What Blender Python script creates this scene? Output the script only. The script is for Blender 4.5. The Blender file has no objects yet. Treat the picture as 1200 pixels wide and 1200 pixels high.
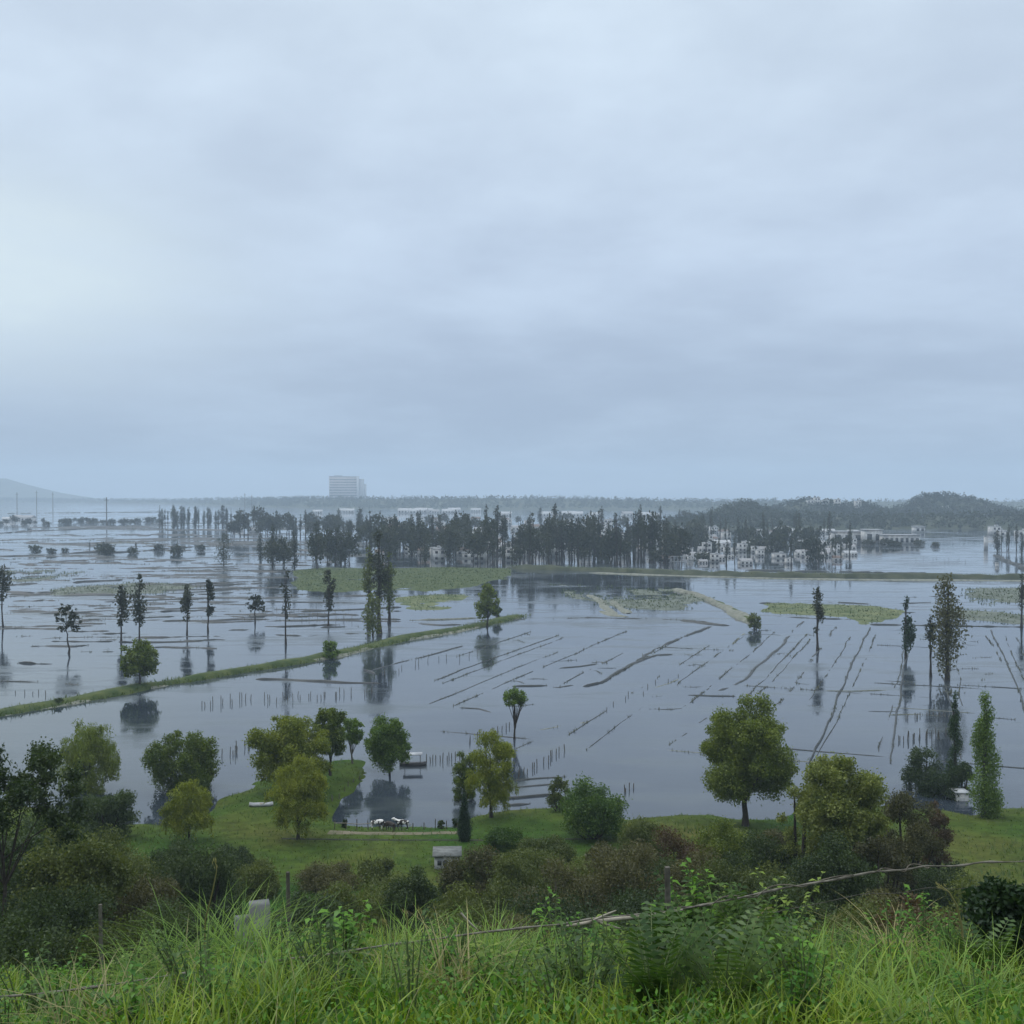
import bpy, bmesh, math, random
import numpy as np
from mathutils import Vector, Matrix

# ------------------------------------------------------------------ camera, world, sun, exposure
sc = bpy.context.scene
COL = sc.collection
F = 1287.0                      # focal length in pixels of the 1200 px photograph
CAM_Z = 30.0
PITCH = math.atan(20.0 / F)     # horizon at y = 580
cd = bpy.data.cameras.new('camera')
cam = bpy.data.objects.new('camera', cd)
COL.objects.link(cam)
cam.location = (0, 0, CAM_Z)
cam.rotation_euler = (math.pi / 2 - PITCH, 0, 0)
cd.sensor_fit = 'HORIZONTAL'
cd.sensor_width = 36.0
cd.lens = 36.0 * F / 1200.0
cd.clip_start = 0.1
cd.clip_end = 20000
sc.camera = cam

SUN_EL, SUN_AZ = math.radians(52), math.radians(-48)   # azimuth from +Y, negative = to the left
world = bpy.data.worlds.new('World')
sc.world = world
world.use_nodes = True
wt = world.node_tree
wt.nodes.clear()
def N(t, kind, **kw):
    n = t.nodes.new(kind)
    for k, v in kw.items():
        setattr(n, k, v)
    return n
def L(t, a, b):
    t.links.new(a, b)
def math_node(t, op, a, b=None, c=None, clamp=False):
    n = N(t, 'ShaderNodeMath', operation=op, use_clamp=clamp)
    for i, v in enumerate((a, b, c)):
        if v is None: continue
        if isinstance(v, (int, float)): n.inputs[i].default_value = v
        else: L(t, v, n.inputs[i])
    return n.outputs[0]
def mixc(t, fac, a, b, blend='MIX'):
    n = N(t, 'ShaderNodeMix', data_type='RGBA', blend_type=blend)
    for i, v in ((0, fac), (6, a), (7, b)):
        if isinstance(v, (int, float)): n.inputs[i].default_value = v
        elif isinstance(v, tuple): n.inputs[i].default_value = (*v[:3], 1)
        else: L(t, v, n.inputs[i])
    return n.outputs[2]
def ramp(t, fac, stops, interp='EASE'):
    n = N(t, 'ShaderNodeValToRGB')
    n.color_ramp.interpolation = interp
    els = n.color_ramp.elements
    while len(els) < len(stops): els.new(0.5)
    for e, (p, c) in zip(els, stops):
        e.position = p
        e.color = (*c, 1) if isinstance(c, tuple) else (c, c, c, 1)
    L(t, fac, n.inputs[0])
    return n.outputs[0]

def build_world():
    t = wt
    out = N(t, 'ShaderNodeOutputWorld')
    sky = N(t, 'ShaderNodeTexSky', sky_type='NISHITA')
    sky.sun_disc = False
    sky.sun_elevation = SUN_EL
    sky.sun_rotation = SUN_AZ
    b1 = N(t, 'ShaderNodeBackground'); b1.inputs[1].default_value = 0.06
    L(t, sky.outputs[0], b1.inputs[0])
    tc = N(t, 'ShaderNodeTexCoord')
    sep = N(t, 'ShaderNodeSeparateXYZ'); L(t, tc.outputs['Generated'], sep.inputs[0])
    dx, dy, dz = sep.outputs
    zz = math_node(t, 'MAXIMUM', dz, 0.0)
    den = math_node(t, 'ADD', zz, 0.17)
    u = math_node(t, 'DIVIDE', dx, den)
    v = math_node(t, 'DIVIDE', dy, den)
    cmb = N(t, 'ShaderNodeCombineXYZ'); L(t, u, cmb.inputs[0]); L(t, v, cmb.inputs[1])
    n1 = N(t, 'ShaderNodeTexNoise'); n1.inputs['Scale'].default_value = 0.62
    n1.inputs['Detail'].default_value = 5; n1.inputs['Roughness'].default_value = 0.52
    n1.inputs['Distortion'].default_value = 0.35
    mp = N(t, 'ShaderNodeMapping'); mp.inputs['Location'].default_value = (3.3, 1.2, 4.0)
    L(t, cmb.outputs[0], mp.inputs[0]); L(t, mp.outputs[0], n1.inputs['Vector'])
    n2 = N(t, 'ShaderNodeTexNoise'); n2.inputs['Scale'].default_value = 2.1
    n2.inputs['Detail'].default_value = 6; n2.inputs['Roughness'].default_value = 0.55
    L(t, mp.outputs[0], n2.inputs['Vector'])
    cl = math_node(t, 'ADD', math_node(t, 'MULTIPLY', n1.outputs[0], 0.62), math_node(t, 'MULTIPLY', n2.outputs[0], 0.38))
    cr = ramp(t, cl, [(0.36, 0.0), (0.64, 1.0)])
    base = ramp(t, zz, [(0.0, (0.405, 0.505, 0.665)), (0.07, (0.45, 0.555, 0.72)), (0.20, (0.575, 0.69, 0.86)),
                        (0.42, (0.72, 0.845, 0.98)), (1.0, (1.75, 1.88, 2.0))], 'LINEAR')
    dark = mixc(t, 1.0, base, (0.83, 0.835, 0.855), 'MULTIPLY')
    light = mixc(t, 1.0, base, (1.11, 1.105, 1.085), 'MULTIPLY')
    col = mixc(t, cr, dark, light)
    # the thin bright break in the cloud low on the left, and the murk lying on the hills there
    def lobe(ax, el, rad_h, rad_v):
        d0 = math.sin(math.radians(ax)); e0 = math.sin(math.radians(el))
        a = math_node(t, 'DIVIDE', math_node(t, 'SUBTRACT', dx, d0), rad_h)
        e = math_node(t, 'DIVIDE', math_node(t, 'SUBTRACT', dz, e0), rad_v)
        r2 = math_node(t, 'ADD', math_node(t, 'MULTIPLY', a, a), math_node(t, 'MULTIPLY', e, e))
        wob = math_node(t, 'MULTIPLY', math_node(t, 'SUBTRACT', n2.outputs[0], 0.5), 1.4)
        g = math_node(t, 'POWER', 2.718, math_node(t, 'MULTIPLY', math_node(t, 'ADD', r2, wob), -1.0))
        return math_node(t, 'MULTIPLY', g, math_node(t, 'GREATER_THAN', dy, 0.0), clamp=True)
    lb = lobe(-27, 10.5, 0.20, 0.085)
    col = mixc(t, math_node(t, 'MULTIPLY', lb, 0.95), col, (0.76, 0.88, 0.94))
    ld = lobe(-27, 2.0, 0.13, 0.030)
    col = mixc(t, math_node(t, 'MULTIPLY', ld, 0.8), col, (0.37, 0.45, 0.57))
    b2 = N(t, 'ShaderNodeBackground'); b2.inputs[1].default_value = 1.0
    L(t, col, b2.inputs[0])
    mx = N(t, 'ShaderNodeMixShader'); mx.inputs[0].default_value = 0.94
    L(t, b1.outputs[0], mx.inputs[1]); L(t, b2.outputs[0], mx.inputs[2]); L(t, mx.outputs[0], out.inputs[0])
build_world()

sd = bpy.data.lights.new('sun', 'SUN')
sd.energy = 1.35
sd.angle = math.radians(24)
sd.color = (1.0, 0.97, 0.92)
sun = bpy.data.objects.new('sun', sd)
COL.objects.link(sun)
sdir = Vector((math.cos(SUN_EL) * math.sin(SUN_AZ), math.cos(SUN_EL) * math.cos(SUN_AZ), math.sin(SUN_EL)))
sun.rotation_euler = sdir.to_track_quat('Z', 'Y').to_euler()

sc.view_settings.view_transform = 'Standard'
sc.view_settings.look = 'None'
sc.view_settings.exposure = 0.0
sc.view_settings.gamma = 1.0
sc.cycles.use_denoising = True
sc.cycles.max_bounces = 6
sc.cycles.diffuse_bounces = 2
sc.cycles.glossy_bounces = 3
sc.cycles.transmission_bounces = 3
sc.cycles.transparent_max_bounces = 6
sc.cycles.volume_bounces = 1

# ------------------------------------------------------------------ pixels to points
CP, SP = math.cos(PITCH), math.sin(PITCH)
def ray(px, py):
    x = (px - 600.0) / F; y = (600.0 - py) / F
    return np.array([x, CP + y * SP, y * CP - SP])
def at(px, py, z=0.0):
    d = ray(px, py)
    k = (z - CAM_Z) / d[2]
    return np.array([d[0] * k, d[1] * k, z])
def at_dist(px, py, dist):
    d = ray(px, py)
    k = dist / d[1]
    return np.array([d[0] * k, dist, CAM_Z + d[2] * k])

# ------------------------------------------------------------------ naming helpers
def tag(o, label=None, cat=None, group=None, kind=None):
    if label: o['label'] = label
    if cat: o['category'] = cat
    if group: o['group'] = group
    if kind: o['kind'] = kind
    return o
def empty(name, loc, rz=0.0):
    o = bpy.data.objects.new(name, None)
    COL.objects.link(o)
    o.empty_display_size = 0.3
    o.location = tuple(float(v) for v in loc); o.rotation_euler = (0, 0, rz)
    return o
def thing(name, label, cat, loc=(0, 0, 0), rz=0.0, group=None):
    return tag(empty(name, loc, rz), label, cat, group)
def link_mesh(name, me, parent=None, loc=None):
    o = bpy.data.objects.new(name, me)
    COL.objects.link(o)
    if parent is not None: o.parent = parent
    if loc is not None: o.location = tuple(float(v) for v in loc)
    return o
def dup(root, loc, rz, scale=None, label=None, group=None):
    r = root.copy(); COL.objects.link(r)
    r.location = tuple(float(v) for v in loc); r.rotation_euler = (0, 0, rz)
    if scale is not None: r.scale = scale
    if label: r['label'] = label
    if group: r['group'] = group
    for ch in list(root.children):
        c = ch.copy(); COL.objects.link(c); c.parent = r
        for g in list(ch.children):
            d = g.copy(); COL.objects.link(d); d.parent = c
    return r

# ------------------------------------------------------------------ mesh helpers
class MB:
    """collects vertices and faces (numpy) and makes one mesh"""
    def __init__(self):
        self.v = []; self.f = []; self.m = []; self.n = 0
    def add(self, verts, faces, mi=0):
        verts = np.asarray(verts, dtype=np.float64).reshape(-1, 3)
        faces = np.asarray(faces, dtype=np.int64)
        self.v.append(verts)
        if faces.shape[1] == 3:
            faces = np.concatenate([faces, -np.ones((len(faces), 1), dtype=np.int64) - self.n], axis=1)
        self.f.append(faces + self.n)
        self.m.append(np.full(len(faces), mi, dtype=np.int32))
        self.n += len(verts)
    def box(self, x0, x1, y0, y1, z0, z1, mi=0):
        v = [(x, y, z) for z in (z0, z1) for y in (y0, y1) for x in (x0, x1)]
        f = [(0, 2, 3, 1), (4, 5, 7, 6), (0, 1, 5, 4), (2, 6, 7, 3), (0, 4, 6, 2), (1, 3, 7, 5)]
        self.add(v, f, mi)
    def tube(self, pts, rad, sides=6, mi=0, cap=True):
        pts = np.asarray(pts, float); n = len(pts)
        rad = np.broadcast_to(np.asarray(rad, float), (n,))
        tan = np.gradient(pts, axis=0) if n > 1 else np.array([[0, 0, 1.0]])
        tan /= np.linalg.norm(tan, axis=1, keepdims=True) + 1e-9
        ref = np.array([1.0, 0, 0]) if abs(tan[0][2]) > 0.7 else np.array([0, 0, 1.0])
        a = np.cross(tan, ref); a /= np.linalg.norm(a, axis=1, keepdims=True) + 1e-9
        b = np.cross(tan, a)
        th = np.linspace(0, 2 * np.pi, sides, endpoint=False)
        ring = pts[:, None, :] + rad[:, None, None] * (np.cos(th)[None, :, None] * a[:, None, :] + np.sin(th)[None, :, None] * b[:, None, :])
        i = np.arange(n - 1)[:, None] * sides; j = np.arange(sides)[None, :]; k = (j + 1) % sides
        f = np.stack([i + j, i + k, i + k + sides, i + j + sides], axis=-1).reshape(-1, 4)
        self.add(ring.reshape(-1, 3), f, mi)
        if cap:
            c0 = self.n
            self.add(np.vstack([ring[-1], pts[-1][None] + tan[-1][None] * rad[-1] * 0.4]),
                     [(q, (q + 1) % sides, sides) for q in range(sides)], mi)
    def mesh(self, name, mats, smooth=False):
        me = bpy.data.meshes.new(name)
        v = np.concatenate(self.v); f = np.concatenate(self.f); m = np.concatenate(self.m)
        tri = f[:, 3] < 0
        nv = np.where(tri, 3, 4)
        loops = f.reshape(-1)
        keep = np.ones(f.shape, bool); keep[tri, 3] = False
        loops = loops[keep.reshape(-1)]
        me.vertices.add(len(v)); me.vertices.foreach_set('co', v.astype(np.float32).reshape(-1))
        me.loops.add(len(loops)); me.loops.foreach_set('vertex_index', loops.astype(np.int32))
        me.polygons.add(len(f))
        start = np.concatenate([[0], np.cumsum(nv)[:-1]]).astype(np.int32)
        me.polygons.foreach_set('loop_start', start)
        me.polygons.foreach_set('material_index', m)
        if smooth: me.polygons.foreach_set('use_smooth', np.ones(len(f), bool))
        for x in (mats if isinstance(mats, (list, tuple)) else [mats]):
            me.materials.append(x)
        me.update(calc_edges=True)
        me.validate()
        return me
    def build(self, name, mats, parent=None, loc=None, smooth=False):
        return link_mesh(name, self.mesh(name, mats, smooth), parent, loc)

def unit(rng, n):
    d = rng.normal(size=(n, 3))
    return d / (np.linalg.norm(d, axis=1, keepdims=True) + 1e-9)
def leaves(mb, rng, c, length, width, up=None, mi=0):
    """one pointed four-cornered leaf at every centre"""
    n = len(c)
    u = unit(rng, n)
    if up is not None: u = u * (1 - up[0]) + np.array(up[1])[None] * up[0]; u /= np.linalg.norm(u, axis=1, keepdims=True) + 1e-9
    w = unit(rng, n)
    v = np.cross(u, w); v /= np.linalg.norm(v, axis=1, keepdims=True) + 1e-9
    ln = (length * rng.uniform(0.6, 1.35, n))[:, None]; wd = (width * rng.uniform(0.7, 1.3, n))[:, None]
    q = np.stack([c - u * ln / 2, c + v * wd / 2 + u * ln * 0.05, c + u * ln / 2, c - v * wd / 2 + u * ln * 0.05], axis=1)
    mb.add(q.reshape(-1, 3), np.arange(4 * n).reshape(n, 4), mi)

# ------------------------------------------------------------------ materials
MATS = {}
def new_mat(name):
    m = bpy.data.materials.new(name); m.use_nodes = True
    t = m.node_tree; t.nodes.clear()
    out = N(t, 'ShaderNodeOutputMaterial')
    return m, t, out
def mat_plain(name, c1, c2=None, scale=3.0, rough=0.8, bump=0.0, coords='Object', detail=6, spec=0.3, lo=0.35, hi=0.65):
    if name in MATS: return MATS[name]
    m, t, out = new_mat(name)
    p = N(t, 'ShaderNodeBsdfPrincipled')
    p.inputs['Roughness'].default_value = rough
    p.inputs['Specular IOR Level'].default_value = spec
    tc = N(t, 'ShaderNodeTexCoord')
    n = N(t, 'ShaderNodeTexNoise'); n.inputs['Scale'].default_value = scale; n.inputs['Detail'].default_value = detail
    L(t, tc.outputs[coords], n.inputs['Vector'])
    c2 = c2 or tuple(x * 0.8 for x in c1)
    L(t, ramp(t, n.outputs[0], [(lo, c1), (hi, c2)], 'LINEAR'), p.inputs['Base Color'])
    if bump:
        b = N(t, 'ShaderNodeBump'); b.inputs['Strength'].default_value = bump; b.inputs['Distance'].default_value = 0.1
        L(t, n.outputs[0], b.inputs['Height']); L(t, b.outputs[0], p.inputs['Normal'])
    L(t, p.outputs[0], out.inputs[0])
    MATS[name] = m
    return m
def mat_leaf(name, c1, c2, scale=0.7, trans=0.32, vary=0.35):
    if name in MATS: return MATS[name]
    m, t, out = new_mat(name)
    tc = N(t, 'ShaderNodeTexCoord')
    oi = N(t, 'ShaderNodeObjectInfo')
    n = N(t, 'ShaderNodeTexNoise'); n.inputs['Scale'].default_value = scale; n.inputs['Detail'].default_value = 4
    L(t, tc.outputs['Object'], n.inputs['Vector'])
    n2 = N(t, 'ShaderNodeTexWhiteNoise'); 
    geo = N(t, 'ShaderNodeNewGeometry')
    L(t, geo.outputs['Random Per Island'], n2.inputs['Vector'])
    f = math_node(t, 'ADD', n.outputs[0], math_node(t, 'MULTIPLY', math_node(t, 'SUBTRACT', oi.outputs['Random'], 0.5), vary))
    f = math_node(t, 'ADD', f, math_node(t, 'MULTIPLY', math_node(t, 'SUBTRACT', geo.outputs['Random Per Island'], 0.5), 0.35))
    col = ramp(t, f, [(0.28, c1), (0.72, c2)], 'LINEAR')
    d = N(t, 'ShaderNodeBsdfDiffuse'); tr = N(t, 'ShaderNodeBsdfTranslucent')
    L(t, col, d.inputs[0])
    L(t, mixc(t, 1.0, col, (1.15, 1.2, 0.7), 'MULTIPLY'), tr.inputs[0])
    mx = N(t, 'ShaderNodeMixShader'); mx.inputs[0].default_value = trans
    L(t, d.outputs[0], mx.inputs[1]); L(t, tr.outputs[0], mx.inputs[2])
    g = N(t, 'ShaderNodeBsdfGlossy'); g.inputs['Roughness'].default_value = 0.45; g.inputs[0].default_value = (0.7, 0.75, 0.8, 1)
    m2 = N(t, 'ShaderNodeMixShader'); m2.inputs[0].default_value = 0.025
    L(t, mx.outputs[0], m2.inputs[1]); L(t, g.outputs[0], m2.inputs[2])
    L(t, m2.outputs[0], out.inputs[0])
    MATS[name] = m
    return m

BARK = mat_plain('bark', (0.055, 0.045, 0.035), (0.025, 0.02, 0.017), 6, 0.9, 0.4)
BARK_PALE = mat_plain('bark_pale', (0.16, 0.14, 0.11), (0.08, 0.07, 0.055), 5, 0.9, 0.4)
WILLOW = mat_leaf('leaf_willow', (0.068, 0.102, 0.012), (0.165, 0.200, 0.024))
WILLOW_Y = mat_leaf('leaf_yellow_willow', (0.115, 0.145, 0.013), (0.245, 0.265, 0.028))
GREEN = mat_leaf('leaf_green', (0.048, 0.095, 0.013), (0.125, 0.190, 0.024))
DARK = mat_leaf('leaf_dark', (0.024, 0.042, 0.012), (0.062, 0.088, 0.024))
OLIVE = mat_leaf('leaf_olive', (0.056, 0.076, 0.016), (0.120, 0.142, 0.030))
BROWNISH = mat_leaf('leaf_brown', (0.056, 0.054, 0.022), (0.110, 0.104, 0.034))
RUSSET = mat_leaf('leaf_russet', (0.075, 0.045, 0.022), (0.11, 0.08, 0.033))
AUTUMN = mat_leaf('leaf_autumn', (0.050, 0.080, 0.015), (0.21, 0.235, 0.055), scale=0.9)
CYPRESS = mat_leaf('leaf_cypress', (0.018, 0.040, 0.014), (0.040, 0.070, 0.020))
FAR_LEAF = mat_leaf('leaf_far', (0.030, 0.036, 0.022), (0.060, 0.064, 0.036), scale=0.25)
WEED = mat_leaf('leaf_weed', (0.042, 0.125, 0.012), (0.13, 0.26, 0.030), scale=2.0)
FERN = mat_leaf('leaf_fern', (0.034, 0.075, 0.014), (0.095, 0.155, 0.034), scale=2.0)
GRASS = mat_leaf('grass_blade', (0.042, 0.105, 0.008), (0.28, 0.37, 0.036), scale=1.1, trans=0.4, vary=0.0)
TUSSOCK = mat_leaf('tussock_blade', (0.07, 0.15, 0.018), (0.20, 0.31, 0.045), scale=1.2, trans=0.4)
STRAW = mat_leaf('dry_straw', (0.19, 0.185, 0.07), (0.33, 0.29, 0.13), scale=1.5)

def mat_ground():
    m, t, out = new_mat('meadow_soil')
    p = N(t, 'ShaderNodeBsdfPrincipled'); p.inputs['Roughness'].default_value = 0.95
    p.inputs['Specular IOR Level'].default_value = 0.1
    tc = N(t, 'ShaderNodeTexCoord')
    a = N(t, 'ShaderNodeTexNoise'); a.inputs['Scale'].default_value = 0.06; a.inputs['Detail'].default_value = 5
    b = N(t, 'ShaderNodeTexNoise'); b.inputs['Scale'].default_value = 0.9; b.inputs['Detail'].default_value = 8; b.inputs['Roughness'].default_value = 0.65
    L(t, tc.outputs['Object'], a.inputs['Vector']); L(t, tc.outputs['Object'], b.inputs['Vector'])
    g = ramp(t, a.outputs[0], [(0.35, (0.026, 0.072, 0.008)), (0.50, (0.050, 0.080, 0.011)), (0.66, (0.082, 0.086, 0.017))], 'LINEAR')
    s = ramp(t, b.outputs[0], [(0.30, 0.55), (0.55, 1.0), (0.75, 1.35)], 'LINEAR')
    L(t, mixc(t, 1.0, g, s, 'MULTIPLY'), p.inputs['Base Color'])
    bp = N(t, 'ShaderNodeBump'); bp.inputs['Strength'].default_value = 0.6; bp.inputs['Distance'].default_value = 0.25
    L(t, b.outputs[0], bp.inputs['Height']); L(t, bp.outputs[0], p.inputs['Normal'])
    L(t, p.outputs[0], out.inputs[0])
    return m
def mat_water():
    m, t, out = new_mat('flood_water')
    p = N(t, 'ShaderNodeBsdfPrincipled')
    p.inputs['IOR'].default_value = 1.45
    tc = N(t, 'ShaderNodeTexCoord')
    a = N(t, 'ShaderNodeTexNoise'); a.inputs['Scale'].default_value = 0.03; a.inputs['Detail'].default_value = 7; a.inputs['Roughness'].default_value = 0.6
    mp = N(t, 'ShaderNodeMapping'); mp.inputs['Scale'].default_value = (0.45, 1.0, 1.0)
    L(t, tc.outputs['Object'], mp.inputs[0]); L(t, mp.outputs[0], a.inputs['Vector'])
    c = N(t, 'ShaderNodeTexNoise'); c.inputs['Scale'].default_value = 0.16; c.inputs['Detail'].default_value = 9; c.inputs['Roughness'].default_value = 0.68
    mc = N(t, 'ShaderNodeMapping'); mc.inputs['Scale'].default_value = (0.3, 1.0, 1.0); mc.inputs['Rotation'].default_value = (0, 0, 0.15)
    L(t, tc.outputs['Object'], mc.inputs[0]); L(t, mc.outputs[0], c.inputs['Vector'])
    weed = ramp(t, math_node(t, 'ADD', c.outputs[0], math_node(t, 'MULTIPLY', math_node(t, 'SUBTRACT', a.outputs[0], 0.5), 0.55)), [(0.49, 0.0), (0.63, 1.0)], 'LINEAR')
    deep = ramp(t, a.outputs[0], [(0.35, (0.022, 0.030, 0.042)), (0.65, (0.040, 0.050, 0.064))], 'LINEAR')
    L(t, mixc(t, math_node(t, 'MULTIPLY', weed, 0.9), deep, (0.058, 0.070, 0.075)), p.inputs['Base Color'])
    L(t, math_node(t, 'ADD', ramp(t, a.outputs[0], [(0.40, 0.02), (0.65, 0.10)], 'LINEAR'), math_node(t, 'MULTIPLY', weed, 0.17)), p.inputs['Roughness'])
    w = N(t, 'ShaderNodeTexNoise'); w.inputs['Scale'].default_value = 1.6; w.inputs['Detail'].default_value = 3
    L(t, tc.outputs['Object'], w.inputs['Vector'])
    w2 = N(t, 'ShaderNodeTexNoise'); w2.inputs['Scale'].default_value = 0.22; w2.inputs['Detail'].default_value = 4
    mq = N(t, 'ShaderNodeMapping'); mq.inputs['Scale'].default_value = (0.35, 1.0, 1.0)
    L(t, tc.outputs['Object'], mq.inputs[0]); L(t, mq.outputs[0], w2.inputs['Vector'])
    hh = math_node(t, 'ADD', math_node(t, 'MULTIPLY', w.outputs[0], 0.35), math_node(t, 'MULTIPLY', w2.outputs[0], 1.6))
    bp = N(t, 'ShaderNodeBump'); bp.inputs['Strength'].default_value = 0.4; bp.inputs['Distance'].default_value = 0.03
    L(t, hh, bp.inputs['Height']); L(t, bp.outputs[0], p.inputs['Normal'])
    L(t, p.outputs[0], out.inputs[0])
    return m
GROUND = mat_ground()
WATER = mat_water()
MUD = mat_plain('mud', (0.036, 0.040, 0.040), (0.020, 0.024, 0.025), 0.8, 0.6, 0.4, spec=0.4)
MUD_PALE = mat_plain('pale_silt', (0.20, 0.20, 0.165), (0.10, 0.11, 0.08), 0.9, 0.8, 0.3)
TURF = mat_plain('turf', (0.026, 0.048, 0.011), (0.070, 0.088, 0.024), 0.5, 0.95, 0.5)
FLAT = mat_plain('wet_flat', (0.05, 0.075, 0.024), (0.125, 0.14, 0.06), 0.25, 0.9, 0.3)
FLAT_GREY = mat_plain('grey_flat', (0.055, 0.068, 0.048), (0.125, 0.14, 0.11), 0.2, 0.75, 0.3)
DIRT = mat_plain('dirt_track', (0.17, 0.145, 0.10), (0.10, 0.095, 0.055), 0.6, 0.95, 0.4)
WOOD = mat_plain('weathered_wood', (0.13, 0.12, 0.10), (0.06, 0.055, 0.045), 7, 0.9, 0.3)
WOOD_PALE = mat_plain('pale_wood', (0.33, 0.30, 0.24), (0.19, 0.17, 0.13), 7, 0.9, 0.3)
WALL_W = mat_plain('white_wall', (0.62, 0.61, 0.59), (0.36, 0.36, 0.36), 0.6, 0.85)
WALL_G = mat_plain('grey_wall', (0.42, 0.42, 0.42), (0.28, 0.29, 0.30), 0.6, 0.85)
WALL_P = mat_plain('pinkish_wall', (0.50, 0.42, 0.38), (0.40, 0.35, 0.32), 0.3, 0.85)
ROOF_G = mat_plain('grey_roof', (0.30, 0.30, 0.31), (0.18, 0.18, 0.19), 0.8, 0.7)
ROOF_P = mat_plain('pale_roof', (0.42, 0.43, 0.44), (0.24, 0.25, 0.27), 0.8, 0.6)
ROOF_R = mat_plain('tile_roof', (0.16, 0.115, 0.095), (0.11, 0.085, 0.075), 0.8, 0.8)
GLASS = mat_plain('dark_glass', (0.03, 0.035, 0.04), (0.05, 0.055, 0.06), 2, 0.15, spec=0.5)
CONCRETE = mat_plain('concrete', (0.17, 0.175, 0.17), (0.10, 0.105, 0.10), 3, 0.9, 0.3)
METAL = mat_plain('dull_metal', (0.22, 0.22, 0.22), (0.13, 0.13, 0.13), 5, 0.5)
WOODS = mat_leaf('hill_woods', (0.022, 0.030, 0.018), (0.048, 0.056, 0.030), scale=0.02)
HILL = mat_plain('hill_ground', (0.035, 0.045, 0.025), (0.06, 0.065, 0.035), 0.02, 0.95)

# ------------------------------------------------------------------ terrain
SHORE_PX = [(-260, 930), (-20, 938), (100, 962), (150, 968), (200, 971), (235, 958), (262, 938), (292, 925), (315, 914), (345, 900), (385, 893),
            (420, 893), (433, 906), (415, 920), (398, 938), (388, 956), (390, 968), (432, 972), (535, 971), (556, 958), (588, 953), (640, 949),
            (668, 942), (705, 950), (735, 962), (790, 957), (835, 955), (862, 963), (915, 962), (945, 948), (1040, 946), (1110, 952), (1142, 958), (1165, 951),
            (1215, 948), (1460, 938)]
SHORE = np.array([at(x, y)[:2] for x, y in SHORE_PX])
POLY = np.vstack([SHORE, [[160, -40], [-160, -40]]])
POLY[0, 0] = -160; SHORE[0, 0] = -160; POLY[len(SHORE) - 1, 0] = 160; SHORE[-1, 0] = 160
def hash_noise(x, y, s, seed):
    x = np.asarray(x, float) / s; y = np.asarray(y, float) / s
    xi = np.floor(x); yi = np.floor(y); fx = x - xi; fy = y - yi
    def h(a, b):
        q = np.sin(a * 127.1 + b * 311.7 + seed * 74.7) * 43758.5453
        return q - np.floor(q)
    sx = fx * fx * (3 - 2 * fx); sy = fy * fy * (3 - 2 * fy)
    return (h(xi, yi) * (1 - sx) + h(xi + 1, yi) * sx) * (1 - sy) + (h(xi, yi + 1) * (1 - sx) + h(xi + 1, yi + 1) * sx) * sy - 0.5
def shore_sdf(x, y):
    x = np.asarray(x, float); y = np.asarray(y, float)
    best = np.full(x.shape, 1e9)
    for (ax, ay), (bx, by) in zip(SHORE[:-1], SHORE[1:]):
        vx, vy = bx - ax, by - ay
        tt = np.clip(((x - ax) * vx + (y - ay) * vy) / (vx * vx + vy * vy), 0, 1)
        best = np.minimum(best, np.hypot(x - ax - tt * vx, y - ay - tt * vy))
    ins = np.zeros(x.shape, bool)
    n = len(POLY)
    for i in range(n):
        ax, ay = POLY[i]; bx, by = POLY[(i + 1) % n]
        c = (ay > y) != (by > y)
        with np.errstate(divide='ignore', invalid='ignore'):
            xx = (bx - ax) * (y - ay) / (by - ay if by != ay else 1e-9) + ax
        ins ^= c & (x < xx)
    return np.where(ins, best, -best)
PY = [-45, 0, 5, 10, 14, 18, 22, 27, 36, 50, 65, 80, 95, 110, 170]
PZ = [34, 28.4, 26.75, 25.1, 23.8, 22.35, 20.3, 17.2, 12, 6.7, 3.6, 1.7, 0.9, 0.7, 0.6]
def ground_z(x, y):
    x = np.asarray(x, float); y = np.asarray(y, float)
    land = np.interp(y, PY, PZ)
    near = np.clip(1 - y / 60.0, 0, 1)
    land = land + near * (hash_noise(x, y, 5.0, 1) * 0.5 + hash_noise(x, y, 2.0, 2) * 0.22)
    land = land + 0.35 * hash_noise(x, y, 9.0, 3) * np.clip((y - 40) / 30, 0, 1) * np.clip((110 - y) / 30, 0, 1)
    land = land - 0.75 * np.clip((-x - 2.5) / 5.0, 0, 1) * np.clip(y / 12, 0, 1) * near
    s = shore_sdf(x, y) + hash_noise(x, y, 3.0, 5) * 1.2 + hash_noise(x, y, 1.2, 6) * 0.5
    k = np.clip(s / 5.0, -1, 1)
    wet = np.where(k > 0, np.minimum(land, 0.05 + land * np.sqrt(np.maximum(k, 0))), k * 1.2)
    return wet
def gz(x, y):
    return float(ground_z(np.array([x]), np.array([y]))[0])
def on_ground(px, py):
    d = ray(px, py)
    ks = np.linspace(25, 400, 3000) / d[1]
    p = d[None] * ks[:, None]
    z = CAM_Z + p[:, 2]
    hit = np.nonzero(z < ground_z(p[:, 0], p[:, 1]))[0]
    k = ks[hit[0]] if len(hit) else ks[-1]
    return np.array([d[0] * k, d[1] * k, CAM_Z + d[2] * k])

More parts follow.
